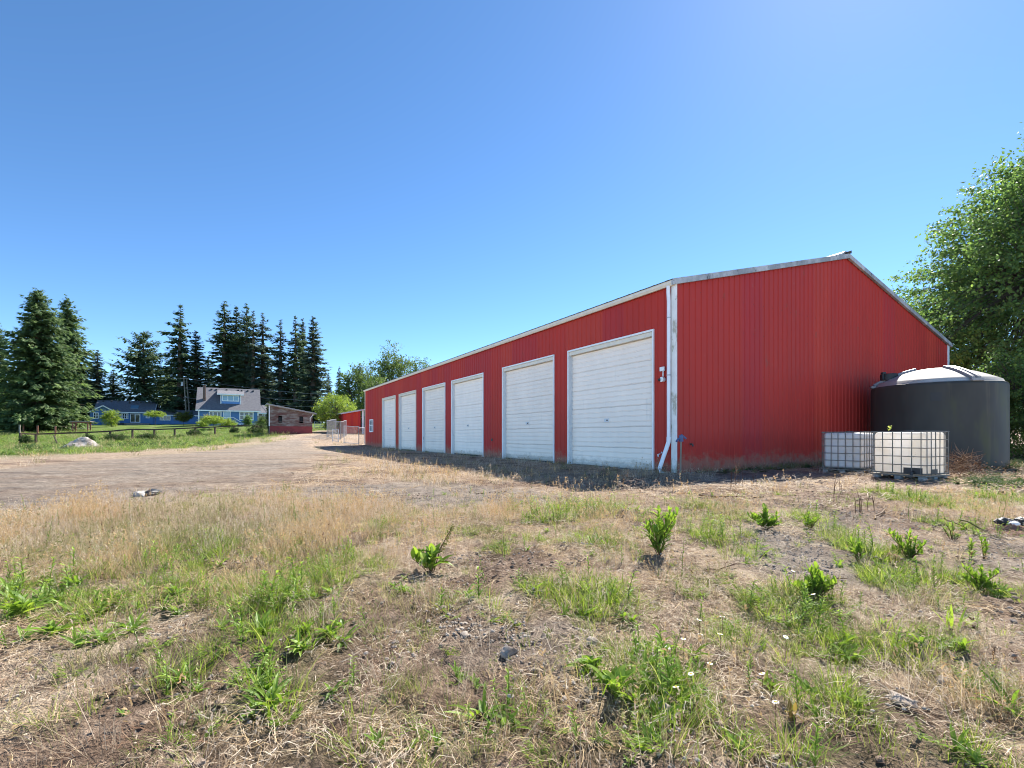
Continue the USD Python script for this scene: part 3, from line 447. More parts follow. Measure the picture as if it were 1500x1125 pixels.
# small window beside the far door
a, b, z0, z1 = WIN; fr = MB(); t = .09
fr.b2((-.06, a, z0), (0, a + t, z1)); fr.b2((-.06, b - t, z0), (0, b, z1)); fr.b2((-.06, a + t, z0), (0, b - t, z0 + t)); fr.b2((-.06, a + t, z1 - t), (0, b - t, z1)); fr.b2((-.05, (a + b) / 2 - .03, z0 + t), (-.01, (a + b) / 2 + .03, z1 - t)); fr.b2((-.045, a + t, (z0 + z1) / 2 - .025), (-.012, b - t, (z0 + z1) / 2 + .025))
w = fr.put('window', 'white_trim', barn); MB().b2((.0, a + t, z0 + t), (.01, b - t, z1 - t)).put('pane', 'glass', w)
# wall lamp box, camera, pipe stubs, hole with frayed sealant
MB().b2((-.09, .30, 2.86), (-.03, .46, 2.98), .008).put('junction_box', 'white_trim', barn)
mb = MB(); mb.tube([(-.03, .36, 2.62), (-.12, .36, 2.62)], .07, 16); c_ = mb.put('security_camera', 'white_trim', barn, 35)
mb = MB(); mb.tube([(-.11, .40, 2.62), (-.13, .455, 2.615)], .04, 14); mb.put('camera_lens', 'black', c_, 35)
MB().tube([(-.05, .36, 2.70), (-.05, .36, 2.87)], .018, 8).put('conduit', 'white_trim', c_)
mb = MB(); mb.tube([(-.02, .50, .52), (-.10, .50, .50), (-.12, .47, .44)], .02, 8); mb.put('pipe_stub', 'pvc', barn)
mb = MB(); mb.tube([(-.02, .40, .55), (-.07, .40, .56)], .025, 8); mb.put('pipe_stub', 'galv', barn)
mb = MB(); mb.tube([(.62, 0, .80), (.62, -.09, .80), (.62, -.11, .74)], .025, 8); mb.put('hose_tap', 'rust_dark', barn)
MB().tube([(-.02, .9, .02), (-.18, .55, .05), (-.30, .33, .12), (-.2, .1, .18)], .008, 6).put('cable', 'black', barn)
mb = MB(); mb.b2((-.035, 10.8, .78), (-.028, 10.95, .90)); mb.put('vent_cover', 'rust_dark', barn)
mb = MB(); mb.b2((-.02, -.0, -.25), (-.003, LW, .0)); mb.put('foundation', 'concrete', barn)
mb = MB(); mb.b2((0, -.02, -.25), (GW, -.003, .0)); mb.put('foundation', 'concrete', barn)

mb = MB()
for z in (.35, 1.6, 2.9, 4.2, 5.15):
    for k in range(int(LW / .5)):
        u = k * .5 + .06
        if not any(a < u < b and c < z < d for a, b, c, d in ops): mb.box((-.003, u, z), (.008, .016, .016))
    for k in range(int(GW / .5)): mb.box((k * .5 + .06, -.003, z), (.016, .008, .016))
mb.put('screws', 'rust_dark', barn, kind='stuff')

# ------------------------------------------------------------------ yard hydrant at the corner
hp = at(996.5, 701); hy = thing('yard_hydrant', 'slim pale standpipe with a blue tap head beside the white corner trim', 'hydrant', hp)
MB().tube([(0, 0, -.1), (0.02, 0, .88)], .021, 12).put('pipe', 'pole', hy, 35)
mb = MB(); mb.tube([(.02, 0, .86), (.02, 0, 1.02)], [.055, .05], 12); mb.tube([(.02, 0, .94), (-.06, -.03, .93), (-.11, -.04, .86)], .026, 8); hd = mb.put('tap_head', 'blue_metal', hy, 35)
mb = MB(); mb.beam((.02, .0, 1.03), (.15, .02, .93), .025, .04); mb.put('lever', 'blue_metal', hd)

# ------------------------------------------------------------------ big plastic tank
tk = thing('water_tank', 'big dark grey plastic water tank with a pale sunlit domed top', 'tank', (14.75, 16.65, H(14.7, 16.6) - .03))
TR, TH = 1.80, 2.80
MB().lathe([(TR - .02, 0), (TR, .04), (TR, TH - .10), (TR - .012, TH - .05), (TR - .04, TH - .005)], 96).put('tank_wall', 'tank', tk, True)
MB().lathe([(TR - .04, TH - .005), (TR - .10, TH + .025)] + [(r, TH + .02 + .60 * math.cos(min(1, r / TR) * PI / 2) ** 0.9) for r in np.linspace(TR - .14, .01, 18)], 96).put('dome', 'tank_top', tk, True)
def dome_z(r): return TH + .02 + .60 * math.cos(min(1, r / TR) * PI / 2) ** 0.9
for az in (-98, 27, 153):
    d = np.array([math.cos(math.radians(az)), math.sin(math.radians(az))]); sd = np.array([-d[1], d[0]])
    mb = MB()
    for o in (-.09, .09):
        mb.tube([(*(d * r + sd * o), dome_z(r) + .03) for r in np.linspace(TR - .06, .55, 12)], [.05] + [.06] * 11, 8)
    rb = mb.put('dome_rib', 'tank_rib', tk, 40)
    MB().box((0, 0, 0), (.16, .34, .09), math.radians(az), .02).put('tie_down_lug', 'tank_rib', rb, loc=(d[0] * (TR - .04), d[1] * (TR - .04), TH + .03))
mb = MB(); mb.lathe([(.0, .24), (.24, .24), (.26, .22), (.26, .0)], 28); ld = mb.put('manway_lid', 'black', tk, 35, loc=(-1.18, .55, dome_z(1.35) - .02))
mb = MB(); mb.tube([(-.3, -.1, .02), (-.3, -.1, .24)], .03, 8); mb.box((-.28, -.1, .26), (.12, .1, .06)); mb.put('lid_clamp', 'black', ld)
aa = math.radians(-131); nn = np.array([math.cos(aa), math.sin(aa)])
mb = MB(); an = np.linspace(aa - .075, aa + .075, 7); v = [((TR + .008) * math.cos(q), (TR + .008) * math.sin(q), z) for z in (2.18, 2.46) for q in an]; mb.add(v, [[i, i + 1, 8 + i, 7 + i] for i in range(6)]); mb.put('moulded_plate', 'black', tk)

# ------------------------------------------------------------------ two caged plastic bulk containers
def make_tote(label, px, d, th, a, b, seed):
    """Near corner at the origin, +x runs along the left face, +y along the right face."""
    c = np.array([(px - 750) / FPX * d, d]); u, v = np.array([-math.cos(th), math.sin(th)]), np.array([math.sin(th), math.cos(th)])
    t = thing('bulk_container', label, 'tank', (c[0], c[1], H(*c) - .01), math.atan2(v[1], v[0]))   # local x = v, local y = u rotated: u is +90 degrees from v
    L, W = b, a; rng = np.random.default_rng(seed)                       # x in 0..L along v, y in 0..W along u
    PH, TZ = .14, 1.16
    import manifold3d as m3
    def rbox(lo, hi, r):
        lo, hi = np.array(lo) + r, np.array(hi) - r
        return m3.Manifold.batch_hull([m3.Manifold.sphere(r, 16).translate([x, y, z]) for x in (lo[0], hi[0]) for y in (lo[1], hi[1]) for z in (lo[2], hi[2])])
    mm = rbox((.03, .03, PH + .01), (L - .03, W - .03, TZ - .03), .07).to_mesh(); mv = np.array(mm.vert_properties[:, :3]); mf = np.array(mm.tri_verts)
    bt = obj('bottle', mv, mf, 'hdpe2' if seed == 1 else 'hdpe', t, 40)
    mb = MB(); mb.lathe([(.0, .05), (.085, .05), (.09, .04), (.09, 0)], 20, (L / 2, W / 2, TZ - .03)); mb.put('filler_cap', 'black', bt, 35)
    cg = MB(); r = .011
    z = TZ - .012; cg.tube([(.0, .0, z), (L, 0, z), (L, W, z), (0, W, z), (.0, .0, z)], r * 1.5, 6); cage = cg.put('cage', 'cage', t)
    z = PH + .02; MB().tube([(.0, .0, z), (L, 0, z), (L, W, z), (0, W, z), (.0, .0, z)], r * 1.5, 6).put('cage_bar', 'cage', cage)
    for z in np.linspace(PH + .22, TZ - .2, 4):
        MB().tube([(0, 0, z), (L, 0, z), (L, W, z), (0, W, z), (0, 0, z)], r, 6).put('cage_bar', 'cage', cage)
    for i in range(6):
        s = (i + .3) / 5.6
        for p in ((s * L, -.014), (s * L, W + .014)): MB().tube([(p[0] + rng.normal(0, .006), p[1], PH), (p[0] + rng.normal(0, .008), p[1], TZ)], r, 6).put('cage_bar', 'cage', cage)
        for p in ((-.014, s * W), (L + .014, s * W)): MB().tube([(p[0], p[1] + rng.normal(0, .006), PH), (p[0], p[1] + rng.normal(0, .008), TZ)], r, 6).put('cage_bar', 'cage', cage)
    for z, w in ((.125, .03),):
        mb = MB(); mb.b2((-.02, -.02, z - .03), (L + .02, W + .02, z)); mb.put('pallet_deck', 'cage', t)
    for x_ in (.08, L / 2, L - .08):
        for y_ in (.08, W / 2, W - .08): MB().box((x_, y_, .05), (.15, .13, .09), 0, .01).put('pallet_foot', 'pallet', t)
    for y_ in (.08, W / 2, W - .08): mb = MB(); mb.b2((0, y_ - .05, -.005), (L, y_ + .05, .012)); mb.put('pallet_runner', 'cage', t)
    return t
make_tote('left caged white plastic bulk container, the one nearer the red wall', 1264, 12.9, math.radians(52), .98, 1.18, 1)
t2 = make_tote('front caged white plastic bulk container with a dark outlet opening', 1355, 10.95, math.radians(66), 1.12, 1.0, 2)
mb = MB(); mb.b2((-.022, .04, .16), (-.012, .42, .30)); mb.put('outlet_recess', 'black', t2)
mb = MB(); mb.b2((.22, -.022, .16), (.48, -.012, .27)); mb.put('outlet_recess', 'black', t2)
mb = MB(); mb.tube([(-.02, .22, .2), (-.09, .22, .19), (-.10, .22, .13)], .035, 10); mb.put('outlet_valve', 'black', t2)
# ------------------------------------------------------------------ houses and sheds, all square to the steel building
DX, DY = np.array([.867, .498]), np.array([-.498, .867])
def wlen(p0, px):
    """Length along the front direction from p0 (x, y) that reaches photo column px."""
    k = (px - 750) / FPX; return (k * p0[1] - p0[0]) / (.867 - .498 * k)
class House:
    """Local x along the front, y into the depth, z up from the left front corner's ground."""
    def __init__(s, name, label, cat, px, py, d, group=None):
        s.p0 = np.array([(px - 750) / FPX * d, d]); s.z0 = EYE - (py - HOR) / FPX * d; s.d = d
        s.t = thing(name, label, cat, (*s.p0, s.z0), BA, group)
    def X(s, px, y=0.0): p = s.p0 + DY * y; return wlen(p, px)
    def Z(s, px, py, y=0.0): q = s.p0 + DY * y + DX * s.X(px, y); return EYE - (py - HOR) / FPX * q[1] - s.z0
    def wall(s, x0, x1, z0, z1, y0, y1, mat, name='wall'): mb = MB(); mb.b2((x0, y0, z0), (x1, y1, z1)); return mb.put(name, mat, s.t)
    def window(s, x0, x1, z0, z1, y=0.0, nx=1, nz=1, pane='glass', trim='white_trim', t=.10, parent=None, name='window'):
        fr = MB(); y0, y1 = y - .07, y - .005
        fr.b2((x0, y0, z0), (x0 + t, y1, z1)); fr.b2((x1 - t, y0, z0), (x1, y1, z1)); fr.b2((x0 + t, y0, z0), (x1 - t, y1, z0 + t)); fr.b2((x0 + t, y0, z1 - t), (x1 - t, y1, z1))
        for i in range(1, nx): xm = x0 + (x1 - x0) * i / nx; fr.b2((xm - t * .4, y0 + .01, z0 + t), (xm + t * .4, y1, z1 - t))
        for i in range(1, nz): zm = z0 + (z1 - z0) * i / nz; fr.b2((x0 + t, y0 + .015, zm - t * .25), (x1 - t, y1, zm + t * .25))
        w = fr.put(name, trim, s.t if parent is None else parent)
        if parent is None:
            for i in range(nx):
                a = x0 + (x1 - x0) * i / nx; mb = MB(); mb.b2((max(a, x0 + t) + .002, y - .03, z0 + t), (min(a + (x1 - x0) / nx, x1 - t) - .002, y - .015, z1 - t)); mb.put('pane', pane, w)
        return w
    def gable_roof(s, x0, x1, y0, y1, ze, zr, mat='shingle', over=.35, th=.16, name='roof', fascia='white_trim'):
        ym = (y0 + y1) / 2; k = (zr - ze) / (ym - y0); a, b = x0 - over, x1 + over
        r = MB(); r.poly([(a, y0 - over, ze - k * over), (b, y0 - over, ze - k * over), (b, ym, zr), (a, ym, zr)], (0, 0, th)); r.poly([(a, ym, zr), (b, ym, zr), (b, y1 + over, ze - k * over), (a, y1 + over, ze - k * over)], (0, 0, th))
        p = r.put(name, mat, s.t)
        f = MB(); f.b2((a, y0 - over - .03, ze - k * over - .06), (b, y0 - over - .002, ze - k * over + th - .02)); f.put('fascia', fascia, p)
        return p, (lambda y: ze + k * (min(y, 2 * ym - y) - y0))
    def gable_wall(s, x, y0, y1, z0, ze, zr, mat, name='gable_wall', t=.1):
        MB().poly([(x, y0, z0), (x, y1, z0), (x, y1, ze), (x, (y0 + y1) / 2, zr), (x, y0, ze)], (t, 0, 0)).put(name, mat, s.t)

# cottage with a dormer
h = House('cottage', 'blue cottage with a steep grey roof, a wide three-pane dormer and a chimney', 'house', 291, 622, 86)
W = h.X(378); ze = h.Z(291, 598); zr = ze + 4.0; HD = 8.4
h.wall(0, W, -.5, ze, 0, HD, 'blue'); h.gable_wall(.0, 0, HD, ze, ze + .01, zr, 'blue'); h.gable_wall(W - .1, 0, HD, ze, ze + .01, zr, 'blue')
rf, rz0 = h.gable_roof(0, W, 0, HD, ze, zr, over=.45)
for x_ in (0, W): MB().b2((x_ - .1, -.03, -.1), (x_ + .1, .0, ze)).put('corner_board', 'white_trim', h.t)
MB().b2((-.0, -.04, .12), (W, -.005, .3)).put('base_board', 'white_trim', h.t)
x0, x1 = h.X(323.5, .9), h.X(352, .9); zd0, zd1 = rz0(.9), rz0(.9) + 1.85
mb = MB(); mb.poly([(x0, .9, zd0 - .3), (x1, .9, zd0 - .3), (x1, .9, zd1), (x0, .9, zd1)], (0, 2.4, 0)); dm = mb.put('dormer', 'blue_light', h.t)
MB().poly([(x0 - .6, .35, zd1 - .02), (x1 + .6, .35, zd1 - .02), (x1 + .6, 3.6, rz0(3.6) + .12), (x0 - .6, 3.6, rz0(3.6) + .12)], (0, 0, .13)).put('dormer_roof', 'shingle', dm)
mb = MB(); mb.b2((x0 - .6, .31, zd1 - .10), (x1 + .6, .348, zd1 + .1)); mb.put('dormer_fascia', 'white_trim', dm)
h.window(x0 + .2, x1 - .2, zd0 + .62, zd1 - .1, .9, 3, 1, 'pale_glass', t=.13)
for x_ in (x0, x1): MB().b2((x_ - .07, .85, zd0), (x_ + .07, .897, zd1)).put('corner_board', 'white_trim', dm)
cx = h.X(299.5, 1.6); mb = MB(); mb.b2((cx - .22, 1.35, rz0(1.4) - .2), (cx + .22, 1.85, zr + .35), .02); ch = mb.put('chimney', 'brick', h.t)
mb = MB(); mb.b2((cx - .26, 1.31, zr + .352), (cx + .26, 1.89, zr + .42)); mb.put('chimney_cap', 'concrete', ch)
for px in (310, 317, 332, 349, 363, 371): q = h.X(px, 3.7); mb = MB(); mb.box((q, 3.75, rz0(3.75) + .24), (.28, .28, .22)); mb.put('roof_vent', 'rust_dark', rf)
q = h.X(354, 3.4); mb = MB(); mb.tube([(q, 3.3, rz0(3.3)), (q, 3.3, rz0(3.3) + .75)], .16, 10); mb.put('flue', 'rust_dark', rf)
xa, xb = h.X(306), h.X(324.5); h.window(xa, xb, 1.1, 2.45, 0, 3, 1, t=.14)
xa, xb = h.X(350.5), h.X(371.5); h.window(xa, xb, .95, 2.5, 0, 3, 2, t=.14)
xa, xb = h.X(327), h.X(338); mb = MB(); mb.b2((xa, -.06, .35), (xb, -.005, 2.55)); dr = mb.put('front_door', 'white_trim', h.t)
mb = MB(); mb.b2((xa + .1, -.08, .4), (xb - .1, -.061, 2.45)); mb.put('door_leaf', 'pale_glass', dr)
mb = MB(); mb.b2((xa - .3, -1.4, -.3), (xb + .5, -.1, .32)); st = mb.put('porch', 'concrete', h.t)
for k in range(3): mb = MB(); mb.b2((xb + .5 + k * .32, -1.4, -.3), (xb + .82 + k * .32, -.2, .2 - k * .16)); mb.put('step', 'concrete', st)
mb = MB(); z_ = .35; mb.beam((xa - .3, -1.4, z_ + .95), (xb + .5, -1.4, z_ + .95), .07, .09); mb.beam((xb + .5, -1.4, z_ + .95), (xb + 1.7, -1.4, z_ + .15), .07, .09); mb.beam((xb + .5, -1.4, z_ + .35), (xb + 1.7, -1.4, z_ - .45), .07, .09)
for x_ in (xa - .3, xb + .5): mb.beam((x_, -1.4, z_), (x_, -1.4, z_ + 1.0), .09, .09)
mb.beam((xb + 1.7, -1.4, -.3), (xb + 1.7, -1.4, z_ + .2), .1, .1); mb.put('hand_rail', 'white_trim', st)

# long low blue house
h = House('long_blue_house', 'long low blue house with a front gable, glazed patio door and dark shingle roof', 'house', 131.5, 621.5, 98)
gw = h.X(170.5); ze = h.Z(131.5, 603.5); zp = h.Z(149, 594.5)
MB().poly([(0, 0, -.3), (gw, 0, -.3), (gw, 0, ze), (gw * .5, 0, zp), (0, 0, ze)], (0, 5, 0)).put('gable_wing', 'blue', h.t)
r = MB(); o = .3; k = (zp - ze) / (gw / 2); r.poly([(-o, -.35, ze - k * o), (gw / 2, -.35, zp), (gw / 2, 5.5, zp), (-o, 5.5, ze - k * o)], (0, 0, .15)); r.poly([(gw / 2, -.35, zp), (gw + o, -.35, ze - k * o), (gw + o, 5.5, ze - k * o), (gw / 2, 5.5, zp)], (0, 0, .15)); rw = r.put('wing_roof', 'shingle', h.t)
r = MB(); r.beam((-o, -.36, ze - k * o + .03), (gw / 2, -.36, zp + .03), .05, .2); r.beam((gw / 2, -.36, zp + .03), (gw + o, -.36, ze - k * o + .03), .05, .2); r.put('barge_board', 'white_trim', rw)
xm = h.X(224, 1.2); ze2 = h.Z(190, 603.2, 1.2); mb = MB(); mb.b2((gw * .5, 1.2, -.3), (xm, 9.0, ze2)); mb.put('main_wall', 'blue', h.t)
zr2 = ze2 + 2.35; rf, rz1 = h.gable_roof(.6, xm, 1.2, 9.0, ze2, zr2, over=.35); h.gable_wall(xm - .1, 1.2, 9, ze2, ze2 + .01, zr2, 'blue')
r = MB(); r.beam((xm + .36, .85, ze2 - .1), (xm + .36, 5.1, zr2 + .08), .05, .22); r.beam((xm + .36, 5.1, zr2 + .08), (xm + .36, 9.35, ze2 - .1), .05, .22); r.put('barge_board', 'white_trim', rf)
for px in (151.5, 163.5, 173.5, 196.5, 206.5, 219): q = h.X(px, 4.7); mb = MB(); mb.box((q, 4.6, rz1(4.6) + .22), (.3, .3, .22)); mb.put('roof_vent', 'rust_dark', rf)
q = h.X(190, 4.2); mb = MB(); mb.tube([(q, 4.2, rz1(4.2)), (q, 4.2, rz1(4.2) + .9)], .15, 10); mb.put('flue', 'rust_dark', rf)
q0, q1 = h.X(192, 3), h.X(203.5, 3); mb = MB(); mb.poly([(q0, 2.2, rz1(2.2) + .19), (q1, 2.2, rz1(2.2) + .19), (q1, 3.3, rz1(3.3) + .19), (q0, 3.3, rz1(3.3) + .19)], (0, 0, .06)); mb.put('skylight', 'pale_glass', rf)
xl = h.X(293, 1.5); ze3 = h.Z(250, 608, 1.5); mb = MB(); mb.b2((xm - .1 + .003, 1.5, -.3), (xl, 7.0, ze3)); mb.put('low_wing', 'blue', h.t)
rl, rz2 = h.gable_roof(xm + .4, xl, 1.5, 7.0, ze3, ze3 + 1.15, over=.3)
for px in (241, 256, 286): q = h.X(px, 3.8); mb = MB(); mb.box((q, 3.8, rz2(3.8) + .2), (.26, .26, .2)); mb.put('roof_vent', 'rust_dark', rl)
MB().b2((xl - .12, 1.46, -.2), (xl + .06, 1.497, ze3)).put('corner_board', 'white_trim', h.t)
xa, xb = h.X(136.5), h.X(144.5); h.window(xa, xb, h.Z(140, 613.4), h.Z(140, 604.3), 0, 2, 2, t=.13)
for a, b, p, q, n, m, yy in ((177, 188, 613.5, 605.3, 4, 2, 1.2), (190.5, 205.5, 618.8, 605.8, 2, 1, 1.2), (213.5, 219.5, 612.5, 607.5, 1, 1, 1.2), (234, 250, 615.7, 608.6, 3, 1, 1.5)):
    xa, xb = h.X(a, yy), h.X(b, yy); h.window(xa, xb, h.Z(a, p, yy), h.Z(a, q, yy), yy, n, m, t=.13, name='patio_door' if n == 2 else 'window')
xa, xb = h.X(178, -1), h.X(218, -1); mb = MB(); mb.b2((xa, -.8, -.4), (xb, 1.19, .32)); mb.put('deck', 'grey_wood', h.t)
xa, xb = h.X(163, -1.6), h.X(181, -1.6); mb = MB(); mb.poly([(xa, -2, -.35), (xb, -2, -.35), (xb, -2, .3), (xa, -2, .1)], (0, 1.1, 0)); mb.put('deck_skirt', 'rust_dark', h.t)

# weathered red shed with a mono-pitch roof
h = House('weathered_shed', 'small weathered shed of peeling red boards with a sloping roof', 'shed', 395, 636, 56)
W = h.X(457.5); zl, zr_ = h.Z(395, 593.5), h.Z(457.5, 605.5); zs = h.Z(395, 624); D_ = 4.5
def shed_wall(za, zb, zc, zd, mat, y=0.0): return MB().poly([(0, y, za), (W, y, zb), (W, y, zc), (0, y, zd)], (0, .12, 0)).put('board_wall', mat, h.t)
wins = ((407.5, 413.3, 617.4, 611.0), (438.5, 444.0, 617.4, 611.0))
# the front as boards, so that the two openings are real holes
wx = [(h.X(a), h.X(b), h.Z(a, c), h.Z(a, d)) for a, b, c, d in wins]
nb = int((zl + .02 - zs) / .2) + 1
for k in range(nb):
    z0 = zs + k * .2; z1 = z0 + .192; segs = [(0.0, W)]
    for a, b, c, d in wx:
        if z0 < d and z1 > c: segs = [s_ for s in segs for s_ in (((s[0], a), (b, s[1])) if s[0] < a < s[1] else (s,))]
    xr = lambda z: W * (zl - z) / (zl - zr_) if z > zr_ else W
    for a, b in segs:
        b0, b1 = min(b, xr(z0)), min(b, xr(z1))
        if b0 > a + .05: MB().poly([(a, -.012 + .006 * (k % 2), z0), (b0, -.012 + .006 * (k % 2), z0), (max(b1, a + .01), -.012 + .006 * (k % 2), min(z1, zl)), (a, -.012 + .006 * (k % 2), min(z1, zl))], (0, .03, 0)).put('board', 'shed', h.t)
MB().b2((0, -.03, -.6), (W, .05, zs - .01)).put('skirt', 'shed_skirt', h.t)
MB().poly([(0, .05, -.6), (0, D_, -.6), (0, D_, zl), (0, .05, zl)], (.08, 0, 0)).put('side_wall', 'shed', h.t); MB().poly([(W, .05, -.6), (W, D_, -.6), (W, D_, zr_), (W, .05, zr_)], (-.08, 0, 0)).put('side_wall', 'shed', h.t)
MB().b2((0, D_, -.6), (W, D_ + .1, zr_)).put('rear_wall', 'shed', h.t)
MB().b2((-.09, -.06, zs), (.02, -.014, zl)).put('corner_board', 'white_trim', h.t)
MB().poly([(-.35, -.3, zl + .12), (W + .45, -.3, zr_ - .05), (W + .45, D_ + .3, zr_ - .05), (-.35, D_ + .3, zl + .12)], (0, 0, .07)).put('roof', 'roof', h.t)
MB().poly([(-.35, -.33, zl + .02), (W + .45, -.33, zr_ - .15), (W + .45, -.33, zr_ - .03), (-.35, -.33, zl + .14)], (0, .028, 0)).put('fascia', 'grey_wood', h.t)
for a, b, c, d in wx:
    mb = MB(); mb.b2((a - .03, .1, c - .02), (b + .03, .14, d + .02)); f_ = mb.put('window', 'dark', h.t)
    mb = MB(); mb.b2((a, -.02, c - .04), (b, .0, c)); mb.put('sill', 'shed', f_)
MB().tube([(W + .08, -.15, zr_ - .15), (W - .25, -.02, zr_ - .6), (W - .25, -.02, zr_ - 1.0)], .035, 6).put('bracket', 'white_trim', h.t)

# grey outbuilding and plank fence behind the shed
h = House('grey_outbuilding', 'small outbuilding with a pale grey roof half hidden behind the weathered shed', 'shed', 378, 617, 96)
W = h.X(398); ze = h.Z(378, 604.5); h.wall(0, W, -.8, ze, 0, 5, 'grey_wood'); h.gable_roof(0, W, 0, 5, ze, ze + 1.5, over=.3)
h.window(W * .3, W * .6, ze - 1.0, ze - .25, 0, 2, 1)
h = House('plank_fence', 'short grey upright plank fence between the cottage and the weathered shed', 'fence', 377, 621, 84)
W = h.X(393)
for k in range(int(W / .17)): mb = MB(); mb.b2((k * .17, 0, -.4), (k * .17 + .155, .025, 1.45 + .04 * (k % 3)), .0); mb.put('plank', 'grey_wood', h.t)
# red lean-to building beyond the far end of the steel building
h = House('red_lean_to', 'red metal lean-to with a pale roof edge beyond the steel building', 'shed', 503, 637, 60)
zl = h.Z(503, 606); W = 7.0; sl = .20
mb = MB(); xo = h.X(530.5)
for k in range(int(xo / .3)): x_ = k * .3; mb2 = MB(); mb2.poly([(x_, -.02 * (k % 2), -1), (x_ + .295, -.02 * (k % 2), -1), (x_ + .295, -.02 * (k % 2), zl + sl * x_), (x_, -.02 * (k % 2), zl + sl * x_)], (0, .06, 0)); mb2.put('wall_panel', 'red2' if k % 3 else 'red1', h.t)
MB().b2((xo - .02, -.05, -1), (xo + .18, .1, zl + sl * xo)).put('post', 'jamb', h.t); MB().b2((xo + 2.2, -.05, -1), (W, .1, zl + sl * xo)).put('wall_panel', 'red1', h.t)
MB().b2((0.1, 5.9, -1), (W, 6, zl)).put('rear_wall', 'dark', h.t); MB().b2((0, .1, -1), (.1, 6, zl)).put('side_wall', 'red1', h.t)
MB().poly([(-.4, -.5, zl + .05 - sl * .4), (W, -.5, zl + .05 + sl * W), (W, 6.2, zl + .05 + sl * W), (-.4, 6.2, zl + .05 - sl * .4)], (0, 0, .09)).put('roof', 'roof', h.t)
MB().poly([(-.4, -.53, zl - .02 - sl * .4), (W, -.53, zl - .02 + sl * W), (W, -.53, zl + .15 + sl * W), (-.4, -.53, zl + .15 - sl * .4)], (0, .025, 0)).put('fascia', 'galv', h.t)

# ------------------------------------------------------------------ fences, posts, pens
def P(px, py, d=None):
    if d is None: return at(px, py)
    return np.array([(px - 750) / FPX * d, d, float(G((px - 750) / FPX * d, d))])
def spline(pts, n): p = np.array(pts, float); t = np.linspace(0, len(p) - 1, n); return np.stack([np.interp(t, range(len(p)), p[:, k]) for k in range(3)], 1)
f0 = P(30, 0, 52); fn = thing('rail_fence', 'dark brown single rail wooden fence across the meadow before the blue houses', 'fence', f0)
fp = [P(px, 0, d) - f0 for px, d in ((30, 52), (52.5, 53.3), (127, 57), (161.5, 58.7), (194, 60.3), (226, 61.8), (256, 63.2), (286, 64.7), (315, 66), (343, 67.3), (371, 68.5))]
hh = [1.32, 1.2, 1.2, 1.25, 1.4, 1.25, 1.25, 1.25, 1.25, 1.25, 1.25]
for p, q in zip(fp, hh): MB().box((*p[:2], p[2] + q / 2 - .15), (.17, .17, q + .3)).put('post', 'fence_wood', fn)
tops = [p + (0, 0, q - .06) for p, q in zip(fp, hh)]
for p, q in zip(tops, tops[1:]): MB().beam(p + (0, -.1, 0), q + (0, -.1, 0), .06, .17).put('rail', 'fence_wood', fn)
MB().beam(tops[0] + (0, .08, -.2), fp[1] + (-.1, .08, .15), .06, .12).put('brace', 'fence_wood', fn)
pb = P(79, 0, 54.4) - f0; MB().beam(pb + (0, 0, .95), P(84, 0, 54.0) - f0 + (0, 0, 0), .08, .14).put('brace', 'fence_wood', fn)
for i, (px, d, hh_, lb) in enumerate(((29, 66, 1.5, 'leftmost lone grey wooden post standing in the meadow below the big cedar'), (55, 65, 1.45, 'lone brown wooden post before the trunk of the big cedar'), (81, 66, 1.35, 'lone brown wooden post between the big cedar and the red-brown shelter'), (34.5, 72, 1.4, 'short reddish post farther back under the big cedar'))):
    p = P(px, 0, d); t = thing('fence_post', lb, 'post', p); MB().box((0, 0, hh_ / 2 - .2), (.16, .16, hh_ + .4), .5, .02).put('post', 'red_wood' if i else 'grey_wood', t); MB().box((0, 0, hh_ + .015), (.19, .19, .03), .5).put('post_cap', 'grey_wood', t)
h = House('wooden_shelter', 'low red-brown open wooden shelter on posts left of the long blue house', 'shelter', 105.5, 631, 74)
W = h.X(129.5)
for x_ in (.08, W - .08):
    for y_ in (0, 1.6): MB().box((x_, y_, .55), (.16, .16, 1.7)).put('post', 'red_wood', h.t)
MB().b2((-.25, -.3, 1.4), (W + .25, 1.9, 1.5)).put('roof_deck', 'grey_wood', h.t); MB().b2((0, -.1, 1.22), (W, -.04, 1.39)).put('beam', 'red_wood', h.t)
for k in range(3): MB().b2((.1 + .5, .2 + .35 * k, .38), (W - .1, .5 + .35 * k, .44)).put('shelf_board', 'grey_wood', h.t)
MB().beam((.08, -.06, .1), (.55, -.06, 1.2), .06, .1).put('brace', 'red_wood', h.t)

